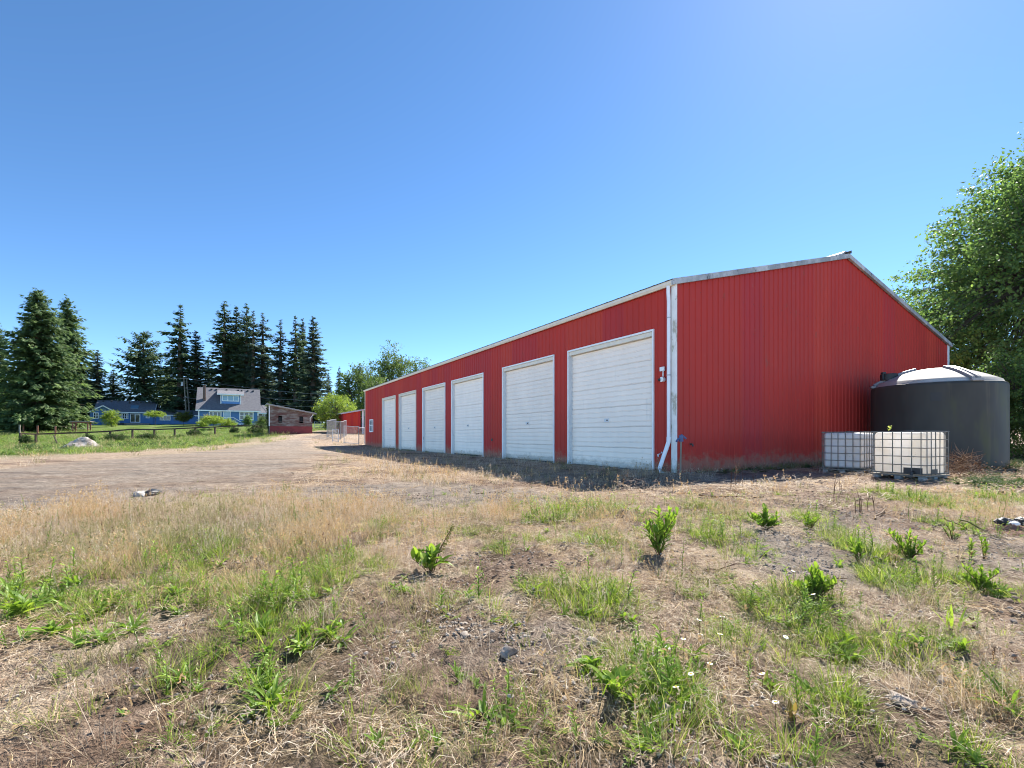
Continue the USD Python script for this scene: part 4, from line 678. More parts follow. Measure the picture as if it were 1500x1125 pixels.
def mesh_panel(name, label, a, b, hgt, group=None, gate=False, sag=0.0):
    """Chain-link panel with its pipes and real diagonal wires."""
    t = thing(name, label, 'fence', a, 0.0, group); d = np.array(b) - np.array(a); L = np.hypot(*d[:2]); u = np.array([d[0] / L, d[1] / L, d[2] / L])
    for p in ((0, 0, 0), tuple(d)): MB().tube([(p[0], p[1], p[2] - .2), (p[0], p[1], p[2] + hgt)], .035, 8).put('post', 'galv', t)
    for z in (hgt - .03,) + ((.08,) if gate else ()): MB().tube([(0, 0, z), tuple(d + (0, 0, z))], .026, 8).put('rail', 'galv', t)
    mb = MB(); st = .085; n = int((L + hgt) / st)
    for k in range(-int(hgt / st), int(L / st) + 1):
        for s in (1, -1):
            x0_ = k * st if s > 0 else k * st + hgt; pts = []
            for z in (.05, hgt - .05):
                pts.append((x0_ + (z if s > 0 else -z), z))
            (xa, za), (xb, zb) = pts
            if xb != xa:
                lo, hi = max(0, min(xa, xb)), min(L, max(xa, xb))
                if hi - lo < .02: continue
                f = lambda x: za + (zb - za) * (x - xa) / (xb - xa)
                p, q = u * lo + (0, 0, f(lo)), u * hi + (0, 0, f(hi)); mb.beam(p, q, .0035, .0035)
    mb.put('wire_mesh', 'wire', t, kind='stuff'); return t
g_ = None
K = {k: P(px, 0, d) for k, (px, d) in dict(a=(479, 52), b=(498.5, 50), c=(507, 55), d=(487, 47.5), e=(496, 47), f=(504, 46), g=(525.5, 45.2), h=(534, 46.5), i=(492, 58)).items()}
mesh_panel('chain_link_panel', 'tall chain-link panel at the left end of the wire pen', K['a'], K['b'], 1.9, gate=True)
mesh_panel('chain_link_panel', 'shaded chain-link panel receding behind the tall left panel', K['b'], K['c'], 1.85)
mesh_panel('chain_link_panel', 'low chain-link gate leaf standing just before the tall left panel', K['d'], K['e'], 1.25, gate=True)
mesh_panel('chain_link_panel', 'wide chain-link panel nearest the corner of the steel building', K['f'], K['g'], 1.72, gate=True)
mesh_panel('chain_link_panel', 'short chain-link panel joining the pen to the steel building', K['g'], K['h'], 1.6)
mesh_panel('chain_link_panel', 'rear chain-link panel at the back of the wire pen', K['a'], K['i'], 1.85)
h = House('field_gate', 'pale metal field gate by the road beyond the weathered shed', 'gate', 461, 628, 80)
W = h.X(479)
for z in (.25, .55, .85, 1.15): MB().tube([(0, 0, z), (W, 0, z)], .03, 6).put('bar', 'galv', h.t)
for x_ in (0, W / 2, W): MB().tube([(x_, 0, -.3), (x_, 0, 1.2)], .04, 6).put('upright', 'galv', h.t)

# ------------------------------------------------------------------ utility poles and cables
PT = []
for px, d, hgt, lean, lb in ((271.5, 108, 10.6, .35, 'grey utility pole with a transformer can between the two blue houses'), (276, 109, 10.5, .45, 'thin leaning pole right beside the pole with the transformer')):
    p = P(px, 0, d); t = thing('utility_pole', lb, 'pole', p)
    MB().tube([(lean, 0, -.5), (0, 0, hgt * .5), (-lean, 0, hgt)], [.17, .14, .11], 10).put('pole', 'pole', t)
    if hgt > 10.55: MB().tube([(-lean - .35, 0, hgt - 2.0), (-lean - .35, 0, hgt - 1.1)], .27, 12).put('transformer', 'galv', t); MB().b2((-lean - 1.2, -.06, hgt - .35), (-lean + 1.2, .06, hgt - .2)).put('crossarm', 'pole', t)
    PT.append(p + (0, 0, hgt))
for i, (dz, z_end, lb) in enumerate(((-.2, 592 - 2, 'topmost overhead cable running right from the utility pole'), (-2.6, 596, 'middle overhead cable between the conifers and the weathered shed'), (-4.6, 601, 'lowest overhead cable above the roof of the weathered shed'))):
    a = PT[0] + (0, 0, dz); d = 92; b = np.array([(600 - 750) / FPX * d, d, EYE + (HOR - z_end + 10) / FPX * d]); n = 24; s = np.linspace(0, 1, n)[:, None]
    pts = a + (b - a) * s; pts[:, 2] -= (1.2 * 4 * s * (1 - s))[:, 0]; a0 = pts[0].copy()
    t = MB(); t.tube(pts - a0, .028, 5, True); t.put('overhead_cable', 'wire', None, label=lb, cat='cable', loc=a0)

# ------------------------------------------------------------------ gravel heap, debris
def lump(name, label, cat, c, sx, sy, sz, mat, seed, n=40, rough=.35, fr=2.2):
    u = np.linspace(0, 1, n); a = np.linspace(0, 2 * PI, n * 2, endpoint=False); U, A = np.meshgrid(u, a, indexing='ij'); X, Y = U * np.cos(A), U * np.sin(A)
    hgt = np.clip(1 - U ** 1.6, 0, 1); p = np.stack([X * fr + seed, Y * fr, 0 * X], -1); nz = meshkit.fbm(p, 4, seed) - .5; z = hgt * (1 + rough * 2 * nz) - .06 * (U > .98); rr = 1 + .35 * (meshkit.fbm(np.stack([np.cos(A), np.sin(A), 0 * A], -1) * 1.5 + seed, 3, seed) - .5) * U
    v = np.stack([X * sx * rr, Y * sy * rr, z * sz], -1).reshape(-1, 3); gz = G(c[0] + v[:, 0], c[1] + v[:, 1]) - G(c[0], c[1]); v[:, 2] += gz - .02
    m = n * 2; f = [[i * m + j, i * m + (j + 1) % m, (i + 1) * m + (j + 1) % m, (i + 1) * m + j] for i in range(n - 1) for j in range(m)]
    f = np.array(f)[:, [0, 3, 2, 1]]; f = np.vstack([f[:, [0, 1, 2]], f[:, [0, 2, 3]]]); f = f[:, ::1]
    w = v[f]; nrm = np.cross(w[:, 1] - w[:, 0], w[:, 2] - w[:, 0]); f = f if nrm[:, 2].sum() > 0 else f[:, ::-1]
    return obj(name, v, f, mat, None, True, None, label, cat, loc=c)
c = P(119, 0, 41) + (0, 0, .12); HEAP = c; lump('gravel_heap', 'pale grey heap of gravel at the meadow edge beside the drive', 'gravel heap', c, 1.9, 1.5, 1.05, 'gravel_pile', 3)
lump('mulch_heap', 'low spread of reddish bark and debris around the gravel heap', 'debris', c + (1.2, -.6, 0), 4.2, 1.2, .28, 'mulch', 5, rough=.6)
def rock(name, label, c, s, seed, mat='stone', group=None, cat='stone'):
    m = trimesh.creation.icosphere(3, 1.0); v = np.array(m.vertices); v = v * (0.75 + .6 * meshkit.fbm(v * 1.3 + seed * 7, 3, seed)[:, None]); rng = np.random.default_rng(seed)
    for _ in range(7): n = rng.normal(size=3); n /= np.linalg.norm(n); k = v @ n; v = v - np.maximum(k - rng.uniform(.55, .8), 0)[:, None] * n
    return obj(name, v * s, np.array(m.faces), mat, None, 30, None, label, cat, group, loc=c, rz=rng.uniform(0, 6))
for i, (px, py, s, lb, mt) in enumerate(((746, 963, (.055, .05, .042), 'squarish grey-brown stone lying on the bare gravel patch in the foreground', 'stone'), (680, 938, (.04, .03, .022), 'flat pale stone by the dark hollow at the edge of the bare gravel patch', 'stone'), (797, 938, (.022, .02, .02), 'small light stone at the right rim of the bare gravel patch', 'pebble'),
        (865, 944, (.05, .04, .035), 'grey stone in a dark hollow before the broad-leaved weeds', 'stone'), (968, 1040, (.075, .06, .045), 'brown stone under the lush green weeds near the bottom edge', 'stone'), (1320, 1028, (.07, .05, .03), 'flat grey stone with a dark overhang at the lower right', 'stone'), (1385, 998, (.05, .04, .028), 'dark stone beside the twigs at the lower right', 'stone'), (1310, 818, (.09, .07, .05), 'brown clod before the green weeds right of centre', 'mulch'),
        (130, 746, (.15, .10, .07), 'dark stone on the near edge of the gravel drive', 'rust_dark'), (208, 724.5, (.22, .13, .06), 'pale half of the two flat lumps lying on the drive', 'concrete'), (221, 723.5, (.22, .13, .07), 'dark half of the two flat lumps lying on the drive', 'black'))):
    rock('stone', lb, at(px, py) + (0, 0, s[2] * .3), s, 40 + i, mt)
# bundle and sticks at the right
c = at(1483, 776); lump('dead_grass_heap', 'flattened heap of dark brown dead grass under the black and white bundle', 'debris', at(1480, 780), .42, .25, .10, 'mulch', 12, rough=.9, fr=5)
b = thing('plastic_bundle', 'crumpled black and white plastic bundle on dead grass at the right edge', 'litter', c + (0, 0, .10))
rng = np.random.default_rng(5)
def crumple(mb, c, s, seed):
    m = trimesh.creation.icosphere(3, 1.0); v = np.array(m.vertices); v = v * (.7 + .9 * np.abs(meshkit.fbm(v * 2.2 + seed, 3, seed) - .5)[:, None]) * s + c; mb.add(v, m.faces); return mb
crumple(MB(), (-.10, 0, .03), (.13, .09, .06), 3).put('black_sheet', 'black', b); crumple(MB(), (.12, 0, .035), (.12, .09, .065), 4).put('black_sheet', 'black', b)
crumple(MB(), (-.06, -.07, .02), (.09, .05, .035), 6).put('white_sheet', 'white_trim', b); crumple(MB(), (.13, -.07, .02), (.08, .05, .035), 7).put('white_sheet', 'white_trim', b)
def stick(label, p, q, r, mat='dead', name='stick'):
    p, q = np.array(p), np.array(q); s = np.linspace(0, 1, 7)[:, None]; rng = np.random.default_rng(int(abs(p[0]) * 100)); w = p * 0 + (q - p) * s + rng.normal(0, r * .8, (7, 3)); t = MB(); t.tube(w, np.linspace(r, r * .6, 7), 7); return t.put(name, mat, None, True, label, 'stick', loc=p)
p = at(1463, 788); stick('thick leaning stake stuck in the ground left of the plastic bundle', p, p + (-.30, .12, .20), .012, 'olive'); stick('thinner leaning stick behind the thick stake at the right', p + (-.05, .25, .02), p + (-.29, .38, .17), .006, 'dead')
p = at(1455, 725); stick('pale bleached branch lying at the right edge', p, at(1530, 722) + (0, 0, .05), .045, 'dry', 'branch')
for i, (pa, pb, r, lb) in enumerate((((1022, 727), (1118, 733), .016, 'long brown stick lying on the litter left of the containers'), ((945, 722), (985, 700), .008, 'pale bent twig on the shaded ground near the yard hydrant'), ((1055, 715), (1090, 705), .009, 'pale arched twig at the shadow edge below the red gable'), ((1283, 762), (1297, 748), .014, 'short pale stick on the litter below the front container'), ((1190, 850), (1240, 858), .006, 'thin dark twig on the grey gravel patch'), ((1030, 843), (1090, 838), .007, 'brown twig on flattened straw right of the tall weed'))):
    a, b_ = at(*pa), at(*pb); stick(lb, a + (0, 0, .02), b_ + (0, 0, .05), r, 'dead' if i in (0, 4, 5) else 'dry', 'stick')
# ------------------------------------------------------------------ trees
def frames(d):
    d = d / (np.linalg.norm(d, axis=1, keepdims=True) + 1e-12); a = np.cross(d, [0, 0, 1.0]); l = np.linalg.norm(a, axis=1, keepdims=True); a = np.where(l > 1e-3, a / np.maximum(l, 1e-6), [1.0, 0, 0]); return d, a, np.cross(a, d)
def kites(c, d, L, W, fold, roll):
    """n folded leaf shapes: base c, direction d, length L, width W."""
    d, a, b = frames(d); cr, sr = np.cos(roll)[:, None], np.sin(roll)[:, None]; s = a * cr + b * sr; u = np.cross(s, d); L, W = L[:, None], W[:, None]
    m = c + d * L * .45; v = np.stack([c, m + s * W / 2 + u * fold * W, c + d * L, m - s * W / 2 + u * fold * W], 1); n = len(c); i = np.arange(n)[:, None] * 4
    return v.reshape(-1, 3), np.vstack([i + [0, 1, 2], i + [0, 2, 3]])
def conifer(seed, h, R, c0=.06, step=.55, nb=6, droop=.35, up=.25, p=.85, jit=.25, fan=9, Ls=1.0, gap=.12, dense=1.0, zj=.75):
    rng = np.random.default_rng(seed); C, D, LL, WW, T = [], [], [], [], []; z = h * c0; lop = rng.uniform(0, 6.28); woody = MB()
    while z < h * .992:
        t = (z - h * c0) / (h * (1 - c0)); prof = (1 - t) ** p * min(1, .55 + t * 4); k = max(3, int(round(nb * (.6 + .4 * (1 - t)))))
        a0 = rng.uniform(0, 6.28); wl = R * prof * rng.uniform(1 - jit, 1 + jit * .6)
        for j in range(k):
            if rng.random() < gap: continue
            az = a0 + j * 6.283 / k + rng.normal(0, .25); L = max(.25, wl * rng.uniform(.5, 1.2) * (1 + .12 * math.cos(az - lop)))
            n = max(7, int(1.9 * fan * (.45 + L / R) * dense)); s = np.sort(rng.uniform(.12, 1.0, n)) ; e = np.array([math.cos(az), math.sin(az), 0]); zz = z + rng.normal(0, step * zj)
            tip_up = up if t < .75 else up + .5 * (t - .75) * 4
            pz = zz - droop * L * s + tip_up * L * s ** 2.2; pos = e * (L * s)[:, None]; pos[:, 2] = pz; pos = pos + rng.normal(0, 1, (n, 3)) * (.025 * L + .06)
            side = np.where(rng.random(n) < .5, 1, -1); sp = rng.uniform(.25, 1.1, n) * side; ca, sa = np.cos(az + sp), np.sin(az + sp)
            d = np.stack([ca, sa, -rng.uniform(.0, 1.1, n) - .1], 1); ln = 1.35 * Ls * rng.uniform(.45, .95, n) * (.45 + .55 * (1 - s * .6)) * (.28 + .72 * min(1, L / (R * .5)))
            C.append(pos); D.append(d); LL.append(ln); WW.append(ln * rng.uniform(.38, .6, n)); br = rng.normal(.42, .16)
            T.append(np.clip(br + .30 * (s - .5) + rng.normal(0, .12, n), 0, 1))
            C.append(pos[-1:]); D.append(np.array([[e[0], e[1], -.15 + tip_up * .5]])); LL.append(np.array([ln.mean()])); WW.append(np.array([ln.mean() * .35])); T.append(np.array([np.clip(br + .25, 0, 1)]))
            if L > .35 * R and rng.random() < .5: woody.tube([(0, 0, zz), tuple(e * L * .5 + (0, 0, zz - droop * L * .5 + tip_up * L * .2)), tuple(e * L * .92 + (0, 0, pz[-1]))], [.07, .05, .015], 4, False)
        z += .8 * step * rng.uniform(.7, 1.3) * (.55 + .6 * prof)
    C.append(np.array([[0, 0, h * .975]])); D.append(np.array([[0, 0, 1.0]])); LL.append(np.array([h * .03])); WW.append(np.array([.2])); T.append(np.array([.5]))
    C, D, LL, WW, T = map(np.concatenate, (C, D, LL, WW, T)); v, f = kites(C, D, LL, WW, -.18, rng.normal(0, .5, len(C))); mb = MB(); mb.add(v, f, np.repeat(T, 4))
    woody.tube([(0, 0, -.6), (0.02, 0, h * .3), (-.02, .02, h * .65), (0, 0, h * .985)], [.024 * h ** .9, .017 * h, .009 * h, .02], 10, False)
    return mb, woody
def broadleaf(seed, h, R, base=.12, ntw=500, per=60, leaf=.11, clump=.8, sx=1.0, top=.62, hollow=.35, droop=.25, flat=.4, limbs=9, wid=.55, tr=.02, cone=0.0):
    """Crown of leafy twigs on limbs: twigs end in an uneven egg-shaped volume."""
    rng = np.random.default_rng(seed); wood = MB(); zc = h * (base + (1 - base) * .45); hz = h * (1 - base) * .55
    d = rng.normal(size=(ntw, 3)); d /= np.linalg.norm(d, axis=1, keepdims=True); rr = rng.uniform(hollow, 1, ntw) ** .6
    lob = .72 + .55 * meshkit.fbm(d * 2.1 + seed, 3, seed); ends = d * (rr * lob)[:, None] * [R * sx, R, hz] + [0, 0, zc]; ends[:, :2] *= (1 - cone * np.clip((ends[:, 2] - zc) / hz, -.35, 1))[:, None]; low = ends[:, 2] < zc; ends[low, 2] = zc + (ends[low, 2] - zc) * .95
    lim = rng.normal(size=(limbs, 3)); lim[:, 2] = np.abs(lim[:, 2]) * .7 + .25; lim /= np.linalg.norm(lim, axis=1, keepdims=True); lend = lim * [R * .62, R * .62, hz * .8] + [0, 0, zc * .9]; fork = h * max(.08, base * .7)
    wood.tube([(0, 0, -.4), (.04, .02, fork), (0, .05, zc), (.0, 0, zc + hz * .6)], [tr * h, tr * h * .75, tr * h * .4, .03], 10, False)
    for q in lend: wood.tube([(0, 0, fork + rng.uniform(0, h * .2)), tuple(q * [.45, .45, .75]), tuple(q)], [tr * h * .42, tr * h * .25, .03], 6, False)
    near_l = np.argmin(((ends[:, None] - lend[None]) ** 2).sum(2), 1); st = lend[near_l] * .75 + [0, 0, zc * .2]
    ax = ends - st; ln = np.linalg.norm(ax, axis=1, keepdims=True); ax = ax / ln; out = ends - [0, 0, zc]; out /= np.linalg.norm(out, axis=1, keepdims=True); ax = ax * .4 + out * .8; ax[:, 2] = ax[:, 2] * (1 - flat) ; ax /= np.linalg.norm(ax, axis=1, keepdims=True)
    for i in range(0, ntw, 3): wood.tube([tuple(st[i]), tuple((st[i] + ends[i]) / 2 + [0, 0, .15]), tuple(ends[i])], [.035, .022, .008], 4, False)
    n = ntw * per; k = np.repeat(np.arange(ntw), per); s = rng.uniform(-1, .25, n); sz = (clump * rng.uniform(.6, 1.4, ntw))[k]
    off = rng.normal(0, .30, (n, 3)) * sz[:, None] * [1, 1, .55]; c = ends[k] + ax[k] * (s * sz * 1.2)[:, None] + off; c[:, 2] -= droop * (s + .3) ** 2 * sz
    dd = ax[k] * .6 + rng.normal(0, .9, (n, 3)); dd[:, 2] -= .45; L = leaf * rng.uniform(.6, 1.3, n); v, f = kites(c, dd, L, L * wid, -.12, rng.normal(0, .9, n))
    T = np.clip(rng.normal(.42, .13, ntw)[k] + rng.normal(0, .16, n), 0, 1); mb = MB(); mb.add(v, f, np.repeat(T, 4)); return mb, wood
def plant_tree(name, label, cat, made, mat, p, s=(1, 1, 1), rz=0.0, group=None):
    t = thing(name, label, cat, p, rz, group, s); made[0].put('crown', mat, t); made[1].put('trunk', 'bark', t, True); return t
protos = {}
def tree(kind, label, px, top, d, hw, dz=0.0, rz=0.0):
    """A conifer of one of a few forms, at photo column px and depth d, reaching photo row top with half width hw pixels."""
    x = (px - 750) / FPX * d; z = float(G(x, d)) + dz; hgt = EYE + (HOR - top) / FPX * d - z; kx = math.cos(math.atan2(px - 750, FPX)); wid = hw * d / FPX
    nm, mat, h0, r0 = KIND[kind][:4]; s = (wid / r0, wid / r0, hgt / h0)
    if kind not in protos:
        protos[kind] = plant_tree(nm, label, 'tree', KIND[kind][4](), mat, (x, d, z), s, rz); return
    thing(nm, label, 'tree', (x, d, z), rz, None, s, protos[kind])
KIND = {'cedar': ('cedar_tree', 'cedar', 24, 6.6, lambda: conifer(3, 24, 6.6, .03, .42, 11, .30, .12, .62, .22, 17, 1.0, .05, 1.0)),
        'cedar2': ('cedar_tree', 'cedar', 24, 6.0, lambda: conifer(14, 24, 6.0, .04, .45, 10, .30, .12, .72, .25, 15, 1.0, .06, 1.0)),
        'fir': ('fir_tree', 'fir', 34, 5.2, lambda: conifer(5, 34, 5.2, .04, .80, 7, .45, .30, .68, .30, 16, 1.05, .10, zj=.35)),
        'fir2': ('fir_tree', 'fir', 34, 5.2, lambda: conifer(26, 34, 5.2, .04, .95, 7, .55, .40, .70, .40, 16, 1.1, .14, zj=.35)),
        'spruce': ('spruce_tree', 'spruce', 34, 4.6, lambda: conifer(7, 34, 4.6, .04, .80, 8, .50, .30, .72, .32, 16, 1.0, .10, zj=.35)),
        'spruce2': ('spruce_tree', 'spruce', 34, 4.6, lambda: conifer(38, 34, 4.6, .05, 1.0, 7, .50, .35, .70, .42, 15, 1.05, .18, zj=.35)),
        'broad_fir': ('fir_tree', 'fir', 22, 7.5, lambda: conifer(9, 22, 7.5, .03, .70, 8, .24, .36, .55, .42, 20, 1.05, .10, zj=.35))}
for a in (('cedar', 'huge broad dark green cedar, tallest tree at the left of the meadow', 55, 424, 76, 66, 0, .3), ('cedar2', 'second big cedar leaning out right behind the tallest left cedar', 98, 437, 106, 52, 0, 1.2), ('cedar2', 'dark cedar cut off by the left edge of the picture', -8, 468, 82, 45, 0, 2.2),
          ('cedar', 'dark cedar standing outside the left edge behind the lone posts', -60, 455, 84, 50, 0, 4.0),
          ('spruce', 'small pointed spruce just right of the two big cedars', 143, 513, 104, 24, 0, .5), ('fir', 'low dark fir filling the gap behind the left end of the long blue house', 166, 540, 112, 26, 0, 2),
          ('broad_fir', 'wide ragged fir with long up-curved branches behind the long blue house', 210, 486, 112, 56, 0, .4), ('fir2', 'tall slim fir with a ragged spire, between the two blue houses', 264, 445, 112, 40, 0, 1.1), ('spruce', 'shorter spruce touching the right side of the ragged spire fir', 287, 485, 114, 32, 0, 2.5),
          ('fir', 'broad-topped tall fir at the left end of the group behind the cottage', 329, 441, 118, 44, 0, .9), ('spruce', 'spruce rising second from left in the group behind the cottage', 346, 449, 120, 34, 0, 3.0), ('fir', 'tall fir with a blunt double tip above the cottage chimney side', 361, 444, 118, 34, 0, 4.0), ('spruce2', 'thin open spruce just right of the blunt double-tipped fir', 371, 455, 116, 28, 0, 1), ('spruce2', 'spruce with sparse branches above the right end of the cottage roof', 385, 458, 119, 33, 0, 2.6),
          ('spruce2', 'narrow sparse spruce standing apart above the weathered shed', 411, 468, 117, 28, 0, .2), ('fir2', 'tall narrow fir left of a pair above the weathered shed', 433, 462, 118, 30, 0, 3.6), ('spruce', 'right one of the close pair of narrow conifers above the shed', 443, 467, 121, 26, 0, 5), ('spruce', 'rightmost tall spruce with a long side branch, left of the yellow-green tree', 459, 464, 113, 36, 0, 1.9),
          ('fir', 'small distant fir pointing up left of the leafy trees', 497, 537, 128, 15, 0, .8), ('spruce', 'little distant spruce right beside the rightmost tall spruce', 481, 546, 126, 14, 0, .1), ('fir', 'dark fir low behind the cottage roof left of the tall group', 306, 520, 124, 24, 0, 1.3), ('fir', 'shadowed fir filling the gap behind the cottage roof', 392, 520, 126, 28, 0, 2.3), ('fir', 'shadowed fir low between the close pair and the rightmost spruce', 452, 530, 128, 26, 0, 4.3), ('broad_fir', 'dark low fir behind the gap between the blue houses', 245, 545, 122, 40, 0, 3.3), ('fir', 'dark low fir behind the weathered shed roof', 422, 535, 127, 27, 0, .3), ('cedar2', 'low cedar in shade behind the wooden shelter', 118, 555, 108, 30, 0, .7)):
    tree(*a)
def gp(px, d): x = (px - 750) / FPX * d; return np.array([x, d, float(G(x, d))])
def leafy(name, label, px, top, d, hw, mat, base=.1, cat='tree', **kw):
    p = gp(px, d); hgt = EYE + (HOR - top) / FPX * d - p[2]; return plant_tree(name, label, cat, broadleaf(kw.pop('seed'), hgt, hw * d / FPX, base, **kw), mat, p)
leafy('alder_tree', 'leafy tree with a yellow-green side right of the tall conifers', 525, 528, 84, 30, 'leaf2', .05, seed=51, ntw=330, per=34, leaf=.34, clump=1.0)
leafy('alder_tree', 'tallest rounded leafy tree showing above the far end of the steel building', 574, 506, 92, 36, 'leaf2', .05, seed=52, ntw=420, per=34, leaf=.36, clump=1.1)
leafy('alder_tree', 'rightmost leafy tree peeping over the eave of the steel building', 616, 519, 98, 32, 'leaf2', .05, seed=53, ntw=330, per=32, leaf=.36, clump=1.1)
leafy('alder_tree', 'thin wispy grey-green tree between two rounded leafy trees', 543, 524, 104, 16, 'leaf2', .25, seed=54, ntw=120, per=16, leaf=.32, clump=.9)
leafy('alder_tree', 'darker leafy tree low behind the red lean-to', 552, 548, 78, 30, 'leaf2', .03, seed=55, ntw=300, per=32, leaf=.3, clump=1.0)
leafy('maple_tree', 'bright yellow-green tree beside the red lean-to', 492, 576, 63, 32, 'leaf_light', .12, seed=56, ntw=260, per=42, leaf=.2, clump=.62, sx=1.05, flat=.75, droop=.35)
p = np.array([34.2, 27.6]); p = np.array([*p, float(G(*p))])
plant_tree('cherry_tree', 'big leafy cherry tree rising at the right edge behind the water tank', 'tree', broadleaf(61, 21.5, 10.6, .02, ntw=4200, per=50, leaf=.225, clump=.9, hollow=.30, flat=.55, limbs=18, wid=.56, cone=.6), 'leaf', p)
p = np.array([22.5, 20.5]); p = np.array([*p, float(G(*p))])
plant_tree('cherry_sapling', 'dense dark shrub filling the space right of the water tank', 'shrub', broadleaf(62, 5.2, 2.6, .0, ntw=420, per=44, leaf=.14, clump=.5, hollow=.2, limbs=8), 'leaf', p)
p = np.array([27.5, 33.0]); p = np.array([*p, float(G(*p))])
plant_tree('cherry_sapling', 'taller shrub in the shade behind the water tank', 'shrub', broadleaf(63, 8.2, 4.2, .0, ntw=520, per=40, leaf=.17, clump=.7, hollow=.2, limbs=8), 'leaf', p)
# small garden trees and shrubs before the houses
leafy('garden_tree', 'round light green bush before the gable of the long blue house', 163, 599, 90, 13, 'leaf_light', .05, 'bush', seed=71, ntw=160, per=34, leaf=.17, clump=.42, limbs=6)
leafy('garden_tree', 'small flat-topped yellow-green tree before the blue patio wing', 227, 601.5, 89, 14, 'leaf_light', .62, 'tree', seed=72, ntw=90, per=34, leaf=.17, clump=.45, limbs=6, tr=.012)
leafy('garden_tree', 'small spreading tree with orange tinted leaves before the low blue wing', 268.5, 603, 88, 12, 'leaf_red', .35, 'tree', seed=73, ntw=110, per=32, leaf=.22, clump=.42, limbs=6, tr=.018)
leafy('garden_tree', 'low umbrella-shaped yellow-green tree before the cottage steps', 312, 608, 77, 17, 'leaf_light', .42, 'tree', seed=74, ntw=150, per=36, leaf=.16, clump=.45, limbs=7, flat=.8, tr=.016)
leafy('garden_tree', 'bright low bush beside the cottage steps', 334, 612, 80, 12, 'leaf_light', .02, 'bush', seed=75, ntw=110, per=30, leaf=.16, clump=.36, limbs=5)
leafy('garden_tree', 'yellow-green bush at the left foot of the cottage', 296, 614.5, 82, 8, 'leaf_light', .0, 'bush', seed=76, ntw=70, per=30, leaf=.15, clump=.32, limbs=5)
leafy('garden_tree', 'dark bush with a pale top before the right cottage window', 363, 608.5, 84, 7, 'leaf', .0, 'bush', seed=77, ntw=80, per=34, leaf=.16, clump=.32, limbs=5)
leafy('garden_tree', 'greyish flowering shrub at the left corner of the cottage', 303, 606, 83.5, 7, 'olive', .1, 'bush', seed=78, ntw=70, per=26, leaf=.15, clump=.34, limbs=5)
leafy('garden_tree', 'pale shrub against the plank fence right of the cottage', 385, 610.5, 82, 8, 'leaf2', .05, 'bush', seed=79, ntw=80, per=30, leaf=.16, clump=.32, limbs=5)
for i, (px, d, hgt, hw, lb) in enumerate(((377, 62, 1.6, 15, 'dark bramble thicket left of the weathered shed'), (394, 57.5, 4.0, 3.0, 'ivy-like dark growth on the left end of the weathered shed'), (170, 57.5, 1.0, 16, 'bramble clump at the rail fence behind the gravel heap'), (215, 59, .9, 13, 'bramble clump at the middle of the rail fence'), (284, 63.5, 1.1, 10, 'bramble clump at a fence post before the cottage lawn'), (343, 66, 1.1, 7, 'bramble clump at the rail fence nearest the shed'), (38, 51.5, 1.2, 7, 'bramble clump in the braced corner of the rail fence'), (130, 45, 1.5, 6, 'dark weedy bush right behind the pale gravel heap'))):
    p = gp(px, d); plant_tree('bramble_bush', lb, 'bush', broadleaf(90 + i, hgt, hw * d / FPX, .0, ntw=110, per=26, leaf=.13, clump=.34, limbs=6, tr=.008), 'bramble', p)
# ------------------------------------------------------------------ grass and weeds of the yard
def blades(rng, n, R, h0, h1, w0, w1, lean=.25, bend=.35, segs=3, t0=.0, t1=1.0, spread=1.0):
    az = rng.uniform(0, 6.283, n); rr = R * np.sqrt(rng.random(n)); b = np.stack([np.cos(az) * rr, np.sin(az) * rr, np.full(n, -.012)], 1)
    a2 = az + rng.normal(0, .9, n); hh = rng.uniform(h0, h1, n); w = rng.uniform(w0, w1, n); ln = np.abs(rng.normal(lean, lean * .6, n)) * (.4 + .6 * rr / max(R, 1e-6)) * spread; bd = np.abs(rng.normal(bend, bend * .5, n))
    e = np.stack([np.cos(a2), np.sin(a2), 0 * a2], 1); tw = a2 + PI / 2 + rng.normal(0, .6, n); s = np.stack([np.cos(tw), np.sin(tw), 0 * tw], 1); V, F = [], []
    for k in range(segs + 1):
        t = k / segs; p = b + e * (hh * (ln * t + bd * t * t))[:, None]; p[:, 2] += hh * (t - .30 * np.minimum(bd, 1.2) * t * t)
        wk = w * (1 - t) ** .65 if k < segs else 0 * w; V += ([p - s * wk[:, None] / 2, p + s * wk[:, None] / 2] if k < segs else [p])
    m = 2 * segs + 1; v = np.stack(V, 1).reshape(-1, 3); i = np.arange(n)[:, None] * m
    for k in range(segs - 1): q = i + 2 * k; F += [np.hstack([q, q + 1, q + 3]), np.hstack([q, q + 3, q + 2])]
    F.append(np.hstack([i + 2 * segs - 2, i + 2 * segs - 1, i + 2 * segs])); T = np.repeat(np.clip(rng.uniform(t0, t1, n) + 0, 0, 1), m)
    return v, np.vstack(F), T, (b + e * (hh * (ln + bd))[:, None] + np.array([0, 0, 1]) * (hh * (1 - .30 * np.minimum(bd, 1.2)))[:, None]), e
def tuft(seed, *a, heads=0, hs=.02, ht=.7, **k):
    rng = np.random.default_rng(seed); mb = MB(); v, f, t, tips, e = blades(rng, *a, **k); mb.add(v, f, t)
    if heads:
        idx = rng.choice(len(tips), min(heads, len(tips)), False)
        for j in idx:
            n = 7; c = tips[j] - np.array([0, 0, 1]) * rng.uniform(0, 2.6 * hs, (n, 1)) ; d = rng.normal(0, .45, (n, 3)) + [e[j][0] * .5, e[j][1] * .5, .8]; vv, ff = kites(c, d, hs * rng.uniform(.6, 1.2, n), hs * np.full(n, .32), -.1, rng.normal(0, 1, n)); mb.add(vv, ff, np.full(len(vv), min(1, ht + rng.normal(0, .08))))
    return mb
